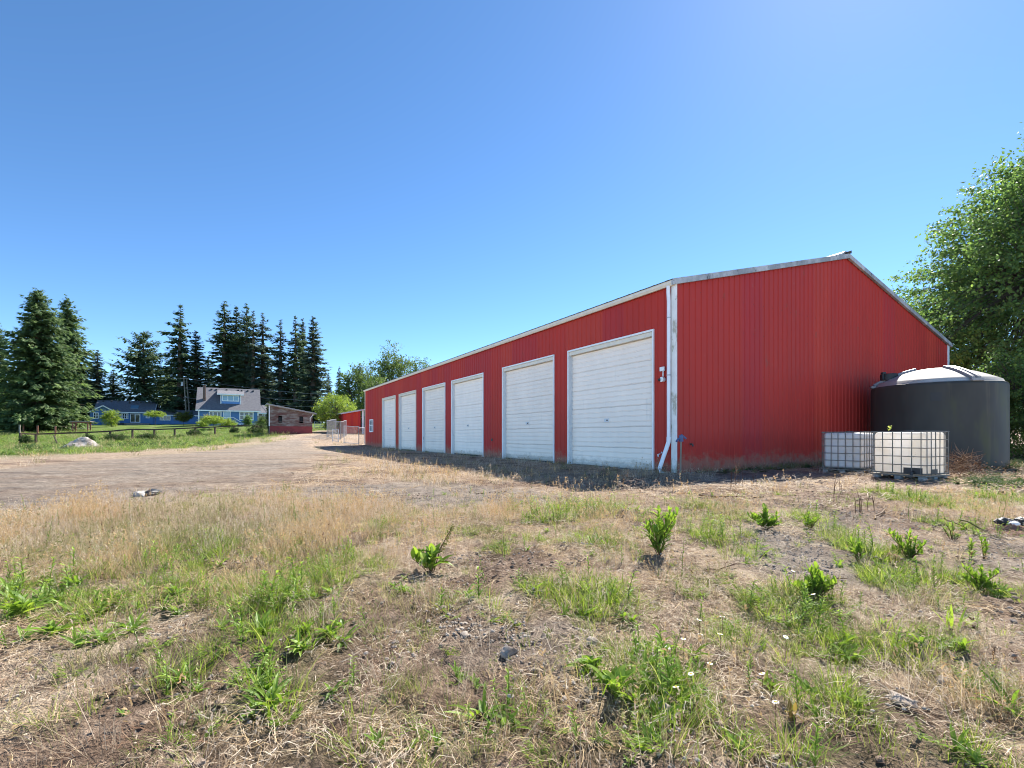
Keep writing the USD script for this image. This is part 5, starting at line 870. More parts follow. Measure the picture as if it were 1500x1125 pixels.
def litter(seed, n, R, l0, l1, w):
    rng = np.random.default_rng(seed); az = rng.uniform(0, 6.283, n); rr = R * np.sqrt(rng.random(n)); c = np.stack([np.cos(az) * rr, np.sin(az) * rr, rng.uniform(.002, .02, n)], 1); a = rng.uniform(0, 6.283, n); L = rng.uniform(l0, l1, n); e = np.stack([np.cos(a), np.sin(a), rng.normal(0, .14, n)], 1); s = np.stack([-np.sin(a), np.cos(a), rng.normal(0, .3, n)], 1) * w
    mid = c + e * (L / 2)[:, None] + s / w * (L * rng.normal(0, .12, n))[:, None] + [0, 0, .006]; end = c + e * L[:, None] + s / w * (L * rng.normal(0, .2, n))[:, None] * .5
    v = np.stack([c - s, c + s, mid - s, mid + s, end], 1); i = np.arange(n)[:, None] * 5; f = np.vstack([i + [0, 1, 3], i + [0, 3, 2], i + [2, 3, 4]]); mb = MB(); mb.add(v.reshape(-1, 3), f, np.repeat(np.clip(rng.normal(.52, .28, n), 0, 1), 5)); return mb
def rosette(seed, n, l0, l1, w, rise=.9, lean=.8, t0=.2, t1=1.0, wave=.0, segs=4):
    """Broad leaves from one root."""
    rng = np.random.default_rng(seed); mb = MB()
    for k in range(n): mb.add(*leaf_arr(rng, (rng.normal(0, .012), rng.normal(0, .012), 0), rng.uniform(0, 6.283), rng.uniform(l0, l1), w * rng.uniform(.7, 1.25), rng.uniform(.25, 1.0) * rise, rng.uniform(.5, 1.1) * lean, segs), np.clip(rng.uniform(t0, t1), 0, 1))
    return mb
def leaf_arr(rng, p, az, L, w, rise, curl, segs=4):
    t = np.linspace(0, 1, segs + 1); e = np.array([math.cos(az), math.sin(az), 0]); s = np.array([-math.sin(az), math.cos(az), 0]); th = rise * 1.35 - curl * 1.5 * t; dx = np.concatenate([[0], np.cumsum(np.cos(th[:-1]))]) * L / segs; dz = np.concatenate([[0], np.cumsum(np.sin(th[:-1]))]) * L / segs
    c = np.array(p) + e * dx[:, None] + np.array([0, 0, 1]) * dz[:, None]; ww = w * np.array([.18, .8, 1.0, .72, .45, .2, .1])[:segs + 1] if segs >= 4 else w * np.sin(np.linspace(.3, 3.0, segs + 1)); ww = w * np.sin(PI * np.clip(t * .93 + .06, 0, 1)) ** .8; ww[-1] = 0.002
    up = np.array([0, 0, 1]) * (ww * .28)[:, None] + s * 0; rip = 1 + rng.normal(0, .10, segs + 1); v = np.stack([c - s * (ww * rip)[:, None] / 2 + up, c, c + s * (ww * rip)[:, None] / 2 + up], 1).reshape(-1, 3)
    f = [x for k in range(segs) for x in ([3 * k, 3 * k + 1, 3 * k + 4], [3 * k, 3 * k + 4, 3 * k + 3], [3 * k + 1, 3 * k + 2, 3 * k + 5], [3 * k + 1, 3 * k + 5, 3 * k + 4])]
    return v, np.array(f)
def herb(seed, h, n, l0, l1, w, rise=.55, curl=.5, stem=.004, side=True):
    """Upright stem with lance leaves, as one tuft mesh."""
    rng = np.random.default_rng(seed); mb = MB(); a = rng.uniform(0, 6.28); top = np.array([math.cos(a) * h * .12, math.sin(a) * h * .12, h]); mb.tube([(0, 0, -.02), tuple(top * .5 + [.01, 0, 0]), tuple(top)], [stem, stem * .8, stem * .4], 4, False, .35)
    for k in range(n):
        s = (k + .6) / n; mb.add(*leaf_arr(rng, top * s, k * 2.4 + rng.normal(0, .3), rng.uniform(l0, l1) * (1.1 - .6 * s), w * rng.uniform(.8, 1.2), rise, curl, 3), np.clip(.35 + .55 * s + rng.normal(0, .1), 0, 1))
    return mb
def feather(seed, n, R, h, l=.05):
    """Finely cut leaves, as of yarrow or vetch: many small leaflets on short stalks."""
    rng = np.random.default_rng(seed); C, D, L = [], [], []
    for _ in range(n):
        az = rng.uniform(0, 6.283); r0 = R * math.sqrt(rng.random()) * .5; hh = h * rng.uniform(.5, 1.1); e = np.array([math.cos(az), math.sin(az), 0]); s = np.linspace(.15, 1, 10)
        p = e * r0 + e * (s * hh * .6)[:, None] + np.array([0, 0, 1]) * (s * hh * (1 - .35 * s))[:, None]; sg = np.tile([1, -1], 5)[:, None]; sd = np.array([-e[1], e[0], .25]) * sg + e * .5; C.append(p); D.append(sd + rng.normal(0, .2, (10, 3))); L.append(l * rng.uniform(.6, 1.1, 10) * (1.15 - s * .7))
    C, D, L = map(np.concatenate, (C, D, L)); v, f = kites(C, D, L, L * .32, -.1, rng.normal(0, .5, len(C))); mb = MB(); mb.add(v, f, np.repeat(np.clip(rng.normal(.5, .22, len(C)), 0, 1), 4)); return mb

rng = np.random.default_rng(2024)
def cand(per, y0, y1, wide=1.22, seed=0):
    """Random places of the yard between two distances, per square metre."""
    r = np.random.default_rng(seed); hw = wide * 750 / FPX; n = int(per * hw * (y1 ** 2 - y0 ** 2)); yy = np.sqrt(r.uniform(y0 ** 2, y1 ** 2, n)); xx = r.uniform(-1, 1, n) * hw * yy; return xx, yy, r
def inbarn(x, y, m=0.0): q = rotz(np.stack([x, y, 0 * x], 1) - BC, -BA); return (q[:, 0] > -m) & (q[:, 0] < GW + m) & (q[:, 1] > -m) & (q[:, 1] < LW + m)
def place(name, protos_, x, y, keep, s0, s1, label, cat, r, hs=1.0, mat_idx=None):
    k = keep & ~inbarn(x, y, .02); x, y = x[k], y[k]; n = len(x)
    if n: scatter(name, protos_, np.stack([x, y, G(x, y)], 1), r.uniform(0, 6.283, n), r.uniform(s0, s1, n), label, cat, seed=int(n))
    print(name, n)
def nz(x, y, s, sd, o=3): return meshkit.fbm(np.stack([x * s, y * s, 0 * x], 1), o, sd)
def drive_d(x, y): return field(DRIVE, x, y, 1) + 2 * (nz(x, y, .35, 3, 4) - .5)
def gravel_w(x, y):
    s = np.zeros(len(x))
    for g in GRAVELS: s = np.maximum(s, smooth01(-.3, .4, field(g, x, y, 1) + .8 * (nz(x, y, 1.6, 8, 4) - .5)))
    return s
# straw litter everywhere near
L1 = [(litter(1, 110, .24, .03, .13, .0010), 'dry'), (litter(2, 100, .22, .025, .10, .0013), 'dry'), (litter(3, 90, .24, .03, .16, .0010), 'golden'), (litter(4, 70, .22, .03, .10, .0012), 'dead')]
x, y, r = cand(48, 1.6, 7.0, seed=1); keep = r.random(len(x)) < np.clip(.02 + 1.45 * nz(x, y, .9, 12) - .45 * gravel_w(x, y) - .5 * smooth01(.50, .66, nz(x, y, 1.1, 77, 5)), 0, 1)
place('straw_litter', L1, x, y, keep, .8, 1.3, 'loose dry straw lying over the foreground yard', 'straw', r)
L2 = [(litter(5, 90, .5, .06, .22, .0028), 'dry'), (litter(6, 80, .5, .05, .2, .003), 'golden'), (litter(7, 70, .5, .05, .2, .003), 'dead')]
x, y, r = cand(5.5, 7.0, 16, seed=2); keep = (drive_d(x, y) < -.2) & (r.random(len(x)) < np.clip(.2 + 1.0 * nz(x, y, .7, 12) - .4 * gravel_w(x, y), 0, 1))
place('straw_litter', L2, x, y, keep, .7, 1.3, 'loose dry straw farther off, before the steel building and along the drive', 'straw', r)
# dry standing grass
D1 = [(tuft(11, 34, .10, .10, .30, .0016, .0030, .30, .45, heads=7, hs=.020, ht=.55), 'dry'), (tuft(12, 30, .09, .12, .34, .0016, .0028, .25, .40, heads=9, hs=.024, ht=.4), 'golden'), (tuft(13, 26, .10, .08, .22, .0016, .0030, .5, .7, heads=0), 'dry'), (tuft(14, 24, .08, .12, .30, .0018, .0034, .3, .4, heads=6, hs=.022, ht=.6), 'olive'), (tuft(15, 12, .07, .24, .42, .0018, .0026, .15, .2, heads=8, hs=.024, ht=.55), 'golden')]
x, y, r = cand(130, 1.6, 8.0, seed=3); dd = wsum(x, y, WD); keep = r.random(len(x)) < np.clip(dd * .95 + .10 * (nz(x, y, 1.2, 14) > .5) - .15 * gravel_w(x, y), 0.015, 1)
k = keep & (drive_d(x, y) < -.15); x, y = x[k], y[k]; w_ = nz(x, y, .9, 55) ; idx = np.where(w_ > .56, r.choice([1, 4, 1, 0], len(x)), np.where(w_ < .44, r.choice([3, 3, 2, 0], len(x)), r.choice([0, 0, 2, 0, 1, 3], len(x))))
scatter('dry_grass', D1, np.stack([x, y, G(x, y)], 1), r.uniform(0, 6.28, len(x)), r.uniform(.6, 1.2, len(x)), 'dry tan standing grass with seed heads in the near yard', 'dry grass', idx=idx, seed=3)
D2 = [(tuft(21, 36, .22, .12, .34, .004, .007, .35, .45, heads=6, hs=.045, ht=.6), 'dry'), (tuft(22, 36, .22, .14, .40, .004, .006, .3, .4, heads=8, hs=.05, ht=.5), 'golden'), (tuft(23, 30, .22, .08, .2, .005, .008, .6, .7), 'dry'), (tuft(24, 26, .2, .12, .3, .004, .007, .35, .4, heads=4, hs=.05, ht=.3), 'olive')]
x, y, r = cand(7, 8.0, 24, seed=4); dd = wsum(x, y, WD); q = rotz(np.stack([x, y, 0 * x], 1) - BC, -BA); apron = (q[:, 0] < 0) & (q[:, 0] > -7) & (q[:, 1] > -2) & (q[:, 1] < 38)
keep = (drive_d(x, y) < -.1) & (r.random(len(x)) < np.clip(dd + .22 * apron + .12 * (nz(x, y, .5, 14) > .48) - .25 * gravel_w(x, y), .03, 1))
place('dry_grass', D2, x, y, keep, .6, 1.1, 'dry golden grass strip and stubble before the overhead doors', 'dry grass', r)
x, y, r = cand(1.6, 24, 62, seed=5); md = field(MEADOW, x, y, 1); dr_ = drive_d(x, y); edge = (md > -3.0) & (md < 3.2)
keep = (dr_ < -.1) & (md < 3.2) & (r.random(len(x)) < np.where(edge, .55, .35)) & (x < 0) & (r.random(len(x)) < .3 + 1.4 * np.clip(nz(x, y, .25, 4) - .3, 0, 1))
D3 = [(tuft(31, 30, .42, .12, .36, .012, .02, .4, .4), 'golden'), (tuft(32, 30, .42, .08, .28, .012, .02, .4, .4), 'dry'), (tuft(33, 30, .4, .1, .3, .012, .02, .4, .4), 'olive')]
place('dry_grass', D3, x, y, keep, .6, 1.15, 'dry grass along the far edges of the drive and meadow', 'dry grass', r)
# green grass and weeds near
G1 = [(tuft(41, 34, .10, .08, .22, .003, .0065, .35, .45), 'green'), (tuft(42, 28, .09, .10, .26, .003, .006, .3, .4), 'green'), (tuft(43, 28, .10, .06, .16, .003, .006, .5, .5), 'meadow'), (feather(44, 16, .16, .13, .045), 'green'), (herb(45, .24, 18, .05, .09, .014), 'broad'), (rosette(46, 9, .07, .15, .024), 'broad'), (tuft(47, 22, .09, .08, .20, .003, .005, .35, .5, heads=3, hs=.02, ht=.8), 'olive')]
x, y, r = cand(230, 1.6, 8.5, seed=6); gd = wsum(x, y, WG, 'g'); od = wsum(x, y, WG, 'o'); bd_ = wsum(x, y, WG, 'b'); a = r.random(len(x)); amb = .06 + .20 * (nz(x, y, 1.3, 41) > .56) * (1 - .8 * gravel_w(x, y))
bun = smooth01(.36, .58, nz(x, y, 2.6, 91, 3)); keep = a < np.clip(gd * 1.0 + od * .7 + bd_ * .6, 0, 1) * (.25 + .9 * bun) + amb * .9 * bun
k2 = keep & (drive_d(x, y) < -.2); xs, ys = x[k2], y[k2]; gk, ok, bk = gd[k2], od[k2], bd_[k2]
idx = np.where(r.random(len(xs)) < .5 * bk / (gk + ok + bk + .05), r.choice([4, 5, 5], len(xs)), np.where(r.random(len(xs)) < ok / (gk + ok + .05), r.choice([6, 6, 3], len(xs)), r.choice([0, 0, 1, 1, 2, 3, 4, 5, 6], len(xs))))
edge = 1 - np.clip(gk + ok + bk, 0, 1); scatter('green_weeds', G1, np.stack([xs, ys, G(xs, ys)], 1), r.uniform(0, 6.28, len(xs)), r.uniform(.65, 1.3, len(xs)) * (1 - .52 * edge), 'patchy green grass and low weeds in the near yard', 'weeds', idx=idx, seed=6); print('green', len(xs))
# darker upright plantain stalks and thin stems
S1 = [(tuft(51, 5, .06, .22, .42, .0022, .003, .12, .12, heads=3, hs=.022, ht=.45), 'dead'), (tuft(52, 4, .05, .18, .36, .0022, .003, .15, .2, heads=4, hs=.03, ht=.25), 'olive'), (herb(53, .34, 9, .03, .06, .010, stem=.003), 'broad')]
x, y, r = cand(11, 1.7, 8, seed=7); keep = (drive_d(x, y) < -.2) & (r.random(len(x)) < .10 + .5 * wsum(x, y, WD) + .3 * wsum(x, y, WG))
place('weed_stalks', S1, x, y, keep, .6, 1.15, 'thin dark seed stalks standing over the near grass', 'weeds', r)
# pebbles on the bare patches
PB = []
for i in range(4):
    rr = np.random.default_rng(60 + i); mb = MB()
    for _ in range(26):
        m = trimesh.creation.icosphere(1, 1.0); v = np.array(m.vertices) * rr.uniform(.7, 1.2, (42, 1)) * rr.uniform(.003, .010) * [1.2, 1, .7]; mb.add(rotz(v, rr.uniform(0, 6)) + [rr.normal(0, .11), rr.normal(0, .11), .002], m.faces)
    PB.append((mb, 'pebble' if i < 3 else 'stone'))
x, y, r = cand(24, 1.6, 8, seed=8); keep = r.random(len(x)) < np.clip(.12 + .9 * gravel_w(x, y), 0, 1); place('gravel_stones', PB, x, y, keep, .7, 1.4, 'small stones of the bare gravelly patches', 'gravel', r)
CL = []
for i in range(3):
    rr = np.random.default_rng(70 + i); mb = MB()
    for _ in range(22):
        m = trimesh.creation.icosphere(1, 1.0); v = np.array(m.vertices); v = v * (.6 + .9 * meshkit.fbm(v * 1.8 + i * 9 + _, 3, i)[:, None]) * rr.uniform(.005, .020) * [1.2, 1, .6]; mb.add(rotz(v, rr.uniform(0, 6)) + [rr.normal(0, .2), rr.normal(0, .2), .0], m.faces)
    CL.append((mb, 'stone' if i == 0 else 'clod'))
x, y, r = cand(10, 1.8, 13, seed=9); keep = (drive_d(x, y) < -.2) & (r.random(len(x)) < np.clip(.9 * (nz(x, y, 1.1, 77, 5) - .42) * 3, .02, .7)); place('soil_clods', CL, x, y, keep, .5, 1.1, 'crumbs of dark soil among the litter', 'soil', r)
# meadow beyond the drive
MG = [(tuft(81, 34, .5, .22, .55, .018, .032, .35, .4), 'meadow'), (tuft(82, 30, .5, .15, .42, .018, .03, .4, .4), 'green'), (tuft(83, 24, .45, .25, .6, .016, .028, .3, .3, heads=4, hs=.1, ht=.9), 'olive'), (feather(84, 22, .7, .55, .2), 'meadow')]
x, y, r = cand(1.9, 26, 78, seed=10); md = field(MEADOW, x, y, 1); keep = (md > .3) & (drive_d(x, y) < -.2) & (x < -8) & (r.random(len(x)) < np.clip(.25 + md * .12, 0, .85) * np.where(y > 66, .55, 1)) & (((x - HEAP[0] - .8) / 4.0) ** 2 + ((y - HEAP[1] + .6) / 2.6) ** 2 > 1)
hfac = None; place('meadow_grass', MG, x, y, keep, .55, 1.1, 'uneven green meadow grass and weeds between the drive and the houses', 'grass', r)
MW = [(feather(85, 26, .8, .75, .26), 'bramble'), (rosette(86, 16, .3, .6, .14), 'meadow')]
x, y, r = cand(.35, 30, 66, seed=11); md = field(MEADOW, x, y, 1); keep = (md > 2) & (x < -12) & (nz(x, y, .12, 5) > .50); place('meadow_weeds', MW, x, y, keep, .6, 1.2, 'darker weed clumps in the meadow around the rail fence', 'weeds', r)
# weeds along the foot of the gable, round the containers and the tank
WF = [(feather(91, 20, .3, .30, .07), 'bramble'), (tuft(92, 30, .18, .15, .42, .006, .010, .4, .5), 'olive'), (rosette(93, 12, .10, .22, .05), 'bramble'), (tuft(94, 22, .2, .12, .4, .005, .008, .5, .7), 'dry'), (tuft(95, 30, .18, .12, .32, .007, .011, .4, .4), 'meadow')]
r = np.random.default_rng(12); n = 330; g = r.uniform(.6, 17.5, n); o = -np.abs(r.normal(.12, .35, n)) - .08; q = bx(np.stack([g, o, 0 * g], 1)); k = r.random(n) < np.clip(.22 + .16 * g, 0, 1); q = q[k]
scatter('wall_weeds', WF, np.stack([q[:, 0], q[:, 1], G(q[:, 0], q[:, 1])], 1), r.uniform(0, 6.28, len(q)), r.uniform(.4, 1.0, len(q)), 'shaded weeds and straw along the foot of the red gable wall', 'weeds', seed=12)
q = bx(np.stack([-np.abs(r.normal(.05, .12, 160)) - .04, r.uniform(0, 36, 160), np.zeros(160)], 1)); scatter('wall_weeds', [WF[1], WF[3]], np.stack([q[:, 0], q[:, 1], G(q[:, 0], q[:, 1])], 1), r.uniform(0, 6.28, 160), r.uniform(.25, .6, 160), 'thin dry stubble along the foot of the door wall', 'weeds', seed=13)
c = []
for px, py, sx, sy, n in ((1440, 681, 34, 4, 150), (1490, 676, 25, 8, 90), (1450, 709, 30, 4, 50), (1490, 660, 25, 6, 70)):
    for _ in range(n): c.append(at(min(1560, r.normal(px, sx)), np.clip(r.normal(py, sy), 660, 725)))
c = np.array(c); k = np.hypot(c[:, 0] - 14.75, c[:, 1] - 16.65) > 1.85; c = c[k]
scatter('tank_weeds', [WF[0], WF[2], WF[2]], c, r.uniform(0, 6.28, len(c)), r.uniform(.5, 1.25, len(c)), 'leafy weeds round the foot of the water tank', 'weeds', seed=14)
# heap of dry twigs beside the front container
c0 = at(1408, 699); rr = np.random.default_rng(15); mb = MB()
for _ in range(240):
    a = rr.uniform(0, 6.28); R_ = abs(rr.normal(0, .38)); b = np.array([R_ * math.cos(a) * 1.3, R_ * math.sin(a) * .7, max(0, .55 * math.exp(-(R_ / .42) ** 2) * rr.uniform(.2, 1))]); e = rr.normal(0, 1, 3); e[2] = abs(e[2]) * .5; e /= np.linalg.norm(e); L = rr.uniform(.12, .5); mb.tube([b, b + e * L * .5 + rr.normal(0, .03, 3), b + e * L], [.006, .005, .002], 4, False, float(np.clip(rr.normal(.6, .25), 0, 1)))
C = rr.normal(0, 1, (500, 3)) * [.45, .28, .0] ; C[:, 2] = np.abs(rr.normal(.12, .14, 500)); v, f = kites(C, rr.normal(0, 1, (500, 3)), rr.uniform(.03, .08, 500), rr.uniform(.015, .04, 500), -.1, rr.normal(0, 1, 500)); mb.add(v, f, np.repeat(np.clip(rr.normal(.65, .25, 500), 0, 1), 4))
mb.put('twig_heap', 'dead', None, label='heap of dry twigs and dead leaves against the front container', cat='twig heap', kind='stuff', loc=c0)

# ------------------------------------------------------------------ single plants one can point at
def weed(name, label, px, py, h, n, l0, l1, w, seed, cat='weed', rise=.8, curl=.3, stems=1, lean=0.0, mat='broad', sc='stem', spread=.25):
    """Upright weed: stems and every leaf a part."""
    p = at(px, py); t = thing(name, label, cat, p); rg = np.random.default_rng(seed)
    stems = max(1, int(round(stems * 1.35))) if stems > 2 else stems; n = min(int(n * 1.3), 290 // stems); l0, l1, w = l0 * 1.2, l1 * 1.2, w * 1.3
    for j in range(stems):
        a = rg.uniform(0, 6.28); q_ = math.sqrt(rg.random()) * 1.6 if j else .1; top = np.array([math.cos(a) * spread * h * q_ * (stems > 1) + lean * h, math.sin(a) * spread * h * q_ * (stems > 1), h * (rg.uniform(.3, 1) ** 1.3 if j else 1)]); mid = top * .5 + [rg.normal(0, .015), rg.normal(0, .015), h * .04]
        mb = MB(); mb.tube([(0, 0, -.03), tuple(mid), tuple(top)], [.0045, .004, .002], 6, True, .8); mb.put('stem', sc, t, True)
        for k in range(n):
            s = .04 + .96 * (k + .5) / n; q = (mid * (s / .5) if s < .5 else mid + (top - mid) * ((s - .5) / .5)); v, f = leaf_arr(rg, q, k * 2.4 + rg.normal(0, .35), rg.uniform(l0, l1) * (1.15 - .55 * s), w * rg.uniform(.8, 1.2), rise * rg.uniform(.6, 1.5), curl * rg.uniform(.2, 1.8), 4)
            MB().add(v, f, np.full(len(v), np.clip(.45 + .3 * s + rg.normal(0, .12), 0, 1)) + np.linspace(0, .02, len(v))).put('leaf', mat, t)
    return t
def clump(name, label, px, py, n, l0, l1, w, seed, rise=.9, curl=.6, mat='broad', cat='weed', t0=.3, t1=.95):
    """Rosette of broad leaves, each a part."""
    p = at(px, py); t = thing(name, label, cat, p); rg = np.random.default_rng(seed)
    MB().tube([(0, 0, -.03), (0, 0, .02)], [.012, .009], 6, True, .3).put('crown', 'stem', t)
    for k in range(n):
        v, f = leaf_arr(rg, (rg.normal(0, .02), rg.normal(0, .02), 0), k * 2.4 + rg.normal(0, .4), rg.uniform(l0, l1), w * rg.uniform(.75, 1.25), rise * rg.uniform(.35, 1.05), curl * rg.uniform(.4, 1.3), 5)
        MB().add(v, f, np.full(len(v), np.clip(rg.uniform(t0, t1), 0, 1)) + np.linspace(0, .02, len(v))).put('leaf', mat, t)
    return t
weed('leafy_weed', 'tallest bright green leafy weed standing alone at mid right before the red gable', 966, 819, .44, 20, .09, .15, .024, 1, stems=5, spread=.28, cat='weed')
weed('leafy_weed', 'dense dark green leafy weed bush before the left container', 1122, 776, .27, 16, .06, .10, .020, 2, stems=9, spread=.55)
weed('leafy_weed', 'small green weed bush just right of the dense dark weed bush', 1186, 775, .2, 12, .05, .09, .012, 3, stems=7, spread=.4)
weed('leafy_weed', 'bright leafy weed clump at mid right below the containers', 1332, 815, .25, 14, .06, .10, .016, 4, stems=8, spread=.45)
weed('leafy_weed', 'smaller bright weed clump left of the clump below the containers', 1258, 822, .19, 12, .06, .09, .016, 5, stems=6, spread=.45)
weed('leafy_weed', 'green weed with many shoots in the middle right foreground', 1196, 880, .22, 14, .06, .11, .018, 6, stems=8, spread=.45)
weed('leafy_weed', 'greyish thin weed shoots right of the bare gravel under the containers', 1395, 790, .20, 12, .04, .07, .012, 7, stems=4, spread=.35, mat='meadow')
weed('leafy_weed', 'left of two upright pointed weeds at the right', 1423, 816, .19, 16, .05, .07, .014, 8, stems=2, spread=.12)
weed('leafy_weed', 'right of two upright pointed weeds at the right', 1441, 814, .20, 16, .05, .07, .014, 9, stems=2, spread=.12)
weed('leafy_weed', 'leafy weed near the right edge above the dry grass clump', 1436, 868, .20, 14, .05, .08, .016, 10, stems=5, spread=.45)
clump('strap_leaved_plant', 'vivid yellow-green narrow-leaved plant at the lower right', 1393, 924, 9, .13, .22, .018, 11, rise=1.15, curl=.25, t0=.85, t1=1.0, cat='plant')
weed('dock_plant', 'dock plant with a reddish leaning seed stalk left of centre', 632, 835, .16, 8, .12, .20, .055, 12, rise=.9, curl=.7, stems=3, spread=.7)
p = at(634, 834); t = thing('dock_stalk', 'reddish brown dock seed stalk leaning right over its leafy plant', 'weed', p); rg = np.random.default_rng(13); top = np.array([.17, .05, .40]); MB().tube([(0, 0, -.03), tuple(top * .5 + [-.02, 0, .01]), tuple(top)], [.006, .005, .003], 6, True, .2).put('stem', 'stem', t, True)
C = top * rg.uniform(.42, 1.0, (220, 1)) + rg.normal(0, .012, (220, 3)); v, f = kites(C, rg.normal(0, .6, (220, 3)) + [.1, 0, .5], rg.uniform(.012, .024, 220), rg.uniform(.007, .012, 220), -.1, rg.normal(0, 1, 220)); mb = MB(); mb.add(v, f, np.repeat(np.clip(rg.normal(.45, .25, 220), 0, 1), 4)); mb.put('seeds', 'leaf_red', t)
for i, (px, py, n, l0, l1, w, lb) in enumerate(((900, 1020, 16, .10, .22, .045, 'large wavy-leaved dock in the lower middle foreground'), (865, 985, 12, .09, .18, .045, 'dark leaning broad-leaved weed above the large wavy dock'), (940, 985, 12, .10, .20, .028, 'lance-leaved green weed right of the large wavy dock'), (960, 1050, 14, .10, .18, .026, 'bright strap-leaved weed among white daisies at the bottom'), (1015, 960, 9, .12, .24, .018, 'long narrow-leaved weed reaching up among the daisies'),
        (30, 905, 16, .16, .30, .040, 'lush broad-leaved weed clump at the left edge'), (75, 930, 14, .12, .22, .036, 'second lush weed clump just right of the left edge'), (152, 942, 14, .09, .16, .032, 'low bright weed at lower left beyond the left edge clumps'), (587, 868, 12, .07, .13, .026, 'single neat weed rosette on bare straw left of centre'), (705, 1050, 9, .12, .24, .022, 'upright strap-leaved weed at the bottom centre'), (745, 1065, 8, .10, .20, .024, 'broad upright weed leaves cut by the bottom edge at centre'),
        (395, 1035, 16, .12, .22, .026, 'big bright weed clump at the bottom left of centre'), (440, 960, 14, .08, .16, .024, 'dense weed clump above the big bright bottom clump'), (262, 1000, 12, .10, .18, .014, 'blue-green grassy weed at lower left'), (793, 770, 14, .06, .14, .022, 'leafy weed with pale drooping leaf near the middle of the yard'), (1290, 860, 12, .06, .11, .030, 'small round-leaved weed patch at right'), (1245, 960, 12, .08, .15, .030, 'grey-green thistle-like weed at lower right'), (1480, 1050, 10, .12, .26, .022, 'strap-leaved plant under dry grass at the lower right corner'), (1130, 1000, 11, .07, .13, .022, 'leafy weed left of the red-leaved weed at the lower right'))):
    clump('dock_plant' if w > .03 else 'leafy_weed', lb, px, py, int(n * 1.6), l0 * .65, l1 * .85, w * .9, 100 + i)
clump('red_leaved_weed', 'small red-leaved weed near the bottom at right', 1163, 1052, 6, .06, .10, .02, 140, rise=1.2, curl=.1, mat='leaf_red', t0=.9, t1=1.0)
clump('yellow_leaf', 'single yellow leaf on a stem right of the vivid narrow-leaved plant', 1426, 925, 2, .08, .12, .03, 141, rise=.5, curl=.1, mat='leaf_light', t0=.9, t1=1.0)
for i, (px, py, h, lb) in enumerate(((1080, 716, .48, 'spindly brown dead stalks at the shadow edge below the gable'), (1103, 714, .28, 'shorter forked dead stalk right of the spindly brown stalks'), (918, 716, .34, 'reddish dead seed plume standing before the first door'), (1255, 752, .3, 'dark bare stalks left of the front container on the litter'), (1228, 728, .34, 'thin bare stalk before the left container'), (866, 725, .30, 'lone pale stalk in the building shadow'), (1272, 748, .26, 'bare twiggy stalk below the front container'))):
    p = at(px, py); t = thing('dead_stalk', lb, 'dead weed', p); rg = np.random.default_rng(200 + i)
    for k in range(1 if i in (5,) else 4):
        a = rg.uniform(0, 6.28); e = np.array([math.cos(a) * .35 * h, math.sin(a) * .35 * h, 0]); tp = np.array([0, 0, h * rg.uniform(.7, 1)]) + e * .3; MB().tube([tuple(e * .8 + [0, 0, -.02]), tuple(tp * .6 + e * .5), tuple(tp + e * .35 + rg.normal(0, .02, 3))], [.004, .0035, .002], 5, True, float(rg.uniform(.35, .9))).put('stem', 'dead', t, True)
    if i in (2, 0): C = rg.normal(0, 1, (70, 3)) * [.035, .035, .09] + [0, 0, h * .72]; v, f = kites(C, rg.normal(0, .5, (70, 3)) + [0, 0, .6], rg.uniform(.02, .04, 70), rg.uniform(.008, .014, 70), -.1, rg.normal(0, 1, 70)); MB().add(v, f, np.repeat(np.clip(rg.normal(.55, .2, 70), 0, 1), 4)).put('seed_plume', 'dead', t)
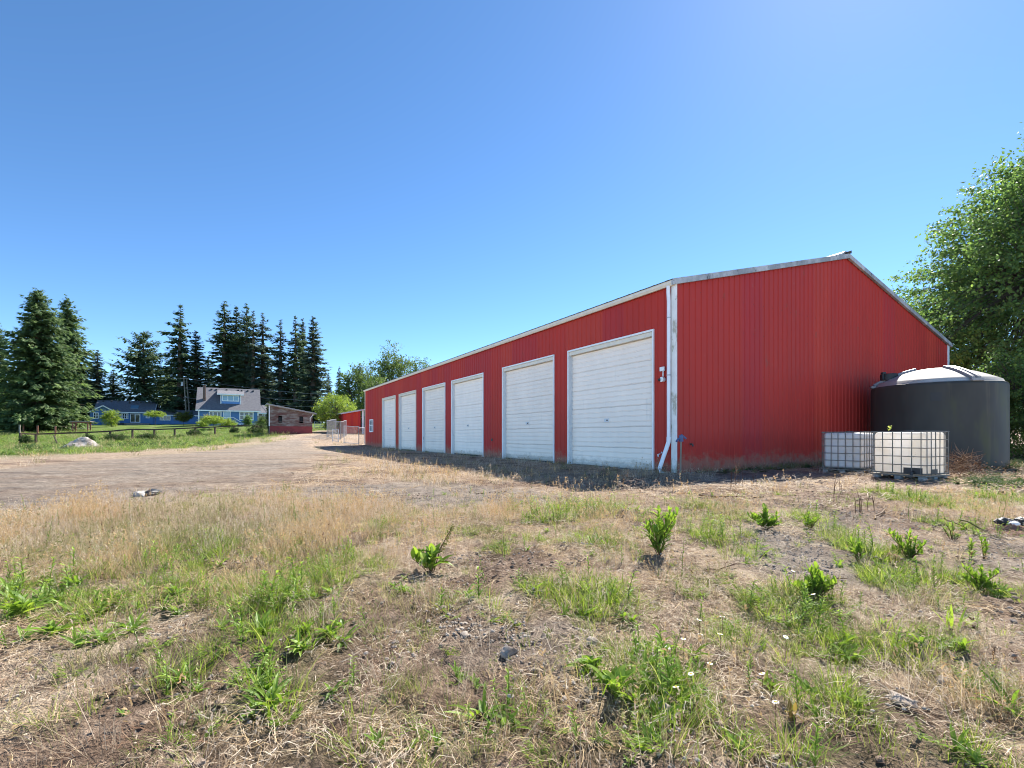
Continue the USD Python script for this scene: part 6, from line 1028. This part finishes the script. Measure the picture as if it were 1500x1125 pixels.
for i, (px, py, hh, lb) in enumerate(((1024, 920, .0, 'upper left'), (1026, 937, 0, 'second'), (1058, 916, 0, 'top right'), (1055, 938, 0, 'middle'), (1001, 945, 0, 'yellow-hearted'), (978, 955, 0, 'leftmost'), (1040, 978, 0, 'centre low'), (1012, 995, 0, 'twin'), (990, 1021, 0, 'lower'), (1116, 993, 0, 'right'), (1151, 940, 0, 'far right'), (1136, 1043, 0, 'bottom right'), (1162, 849, 0, 'upper far'), (1191, 878, 0, 'second upper far'))):
    lbs = ('white daisy in the upper row, above the one with a visible yellow heart', 'white daisy just below the upper row, over the narrow green leaves', 'small white daisy at the right end of the upper row', 'small white daisy right of the narrow-leaved weed', 'white daisy showing its yellow heart in the upper row', 'white daisy leftmost of the group, above the long green leaves', 'white daisy over dark grass right of the large dock', 'white daisy lying low among the bright strap leaves', 'lowest small white daisy above the bottom green weeds', 'open white daisy on bare straw right of the daisy group', 'lone small white daisy at the left edge of the right hand weeds', 'flattened white daisy on straw near the red-leaved weed', 'white flower seen edge on beside the middle right weed shoots', 'white flower low in the middle right weed shoots')
    p = at(px, py + 16); t = thing('daisy', lbs[i], 'flower', p); rg = np.random.default_rng(300 + i); h = .10 + .03 * rg.random(); MB().tube([(0, 0, -.02), (.005, .005, h * .6), (0, 0, h)], .0016, 5, True, .9).put('stem', 'stem', t)
    tl = rg.normal(0, .25, 2); mb = MB()
    for k in range(16):
        a = k * 2 * PI / 16; e = np.array([math.cos(a), math.sin(a)]); s = np.array([-e[1], e[0]]); R_ = .016
        pt = [(*(e * .006 + s * o), h + .002) for o in (-.002, .002)] + [(*(e * R_ * .8 + s * o), h + tl @ (e * R_ * .8) + .001) for o in (.003, -.003)] + [(*(e * R_), h + tl @ (e * R_))]
        mb.add(pt, [[0, 1, 2], [0, 2, 3], [3, 2, 4]])
    mb.put('petals', 'daisy_white', t); mb = MB(); mb.lathe([(.0075, 0), (.006, .003), (.0, .0045)], 10, (0, 0, h + .001)); mb.put('heart', 'daisy_yellow', t)
c = at(1303, 634) if False else np.array([9.55, 12.1, 1.16]); t = thing('sprig', 'tiny yellow-green sprig of leaves just above the front container', 'plant', (c[0], c[1], G(c[0], c[1]))); MB().tube([(0, 0, 0), (0.02, 0, .7), (0, 0, 1.2)], .006, 5, True, .8).put('stem', 'stem', t)
rg = np.random.default_rng(9)
for k in range(9): v, f = leaf_arr(rg, (rg.normal(0, .02), rg.normal(0, .02), 1.16 + .012 * k), k * 2.4, .07, .04, .7, .4); MB().add(v, f, np.full(len(v), .95) + np.linspace(0, .02, len(v))).put('leaf', 'leaf_light', t)

# ------------------------------------------------------------------ repeats share a group
GROUPS = {'fir_tree': 'conifers behind the blue houses', 'spruce_tree': 'conifers behind the blue houses', 'cedar_tree': 'cedars at the left of the meadow', 'alder_tree': 'leafy trees beyond the far end of the steel building', 'cherry_sapling': 'shrubs behind the water tank', 'garden_tree': 'garden trees and bushes before the blue houses', 'bramble_bush': 'bramble clumps along the rail fence',
          'fence_post': 'lone fence posts in the meadow', 'chain_link_panel': 'chain-link panels of the wire pen', 'utility_pole': 'utility poles between the blue houses', 'overhead_cable': 'overhead cables', 'bulk_container': 'caged bulk containers before the tank', 'stone': 'stones lying about the yard', 'stick': 'sticks lying on the yard', 'leafy_weed': 'single green weeds of the yard', 'dock_plant': 'broad-leaved dock plants of the yard', 'dead_stalk': 'dead stalks on the yard', 'daisy': 'white daisies in the lower right weeds'}
for p_ in stage.GetPrimAtPath('/World').GetChildren():
    b_ = p_.GetName(); b_ = b_[:-4] if b_[-3:].isdigit() and b_[-4] == '_' else b_
    if b_ in GROUPS: p_.SetCustomDataByKey('group', GROUPS[b_])
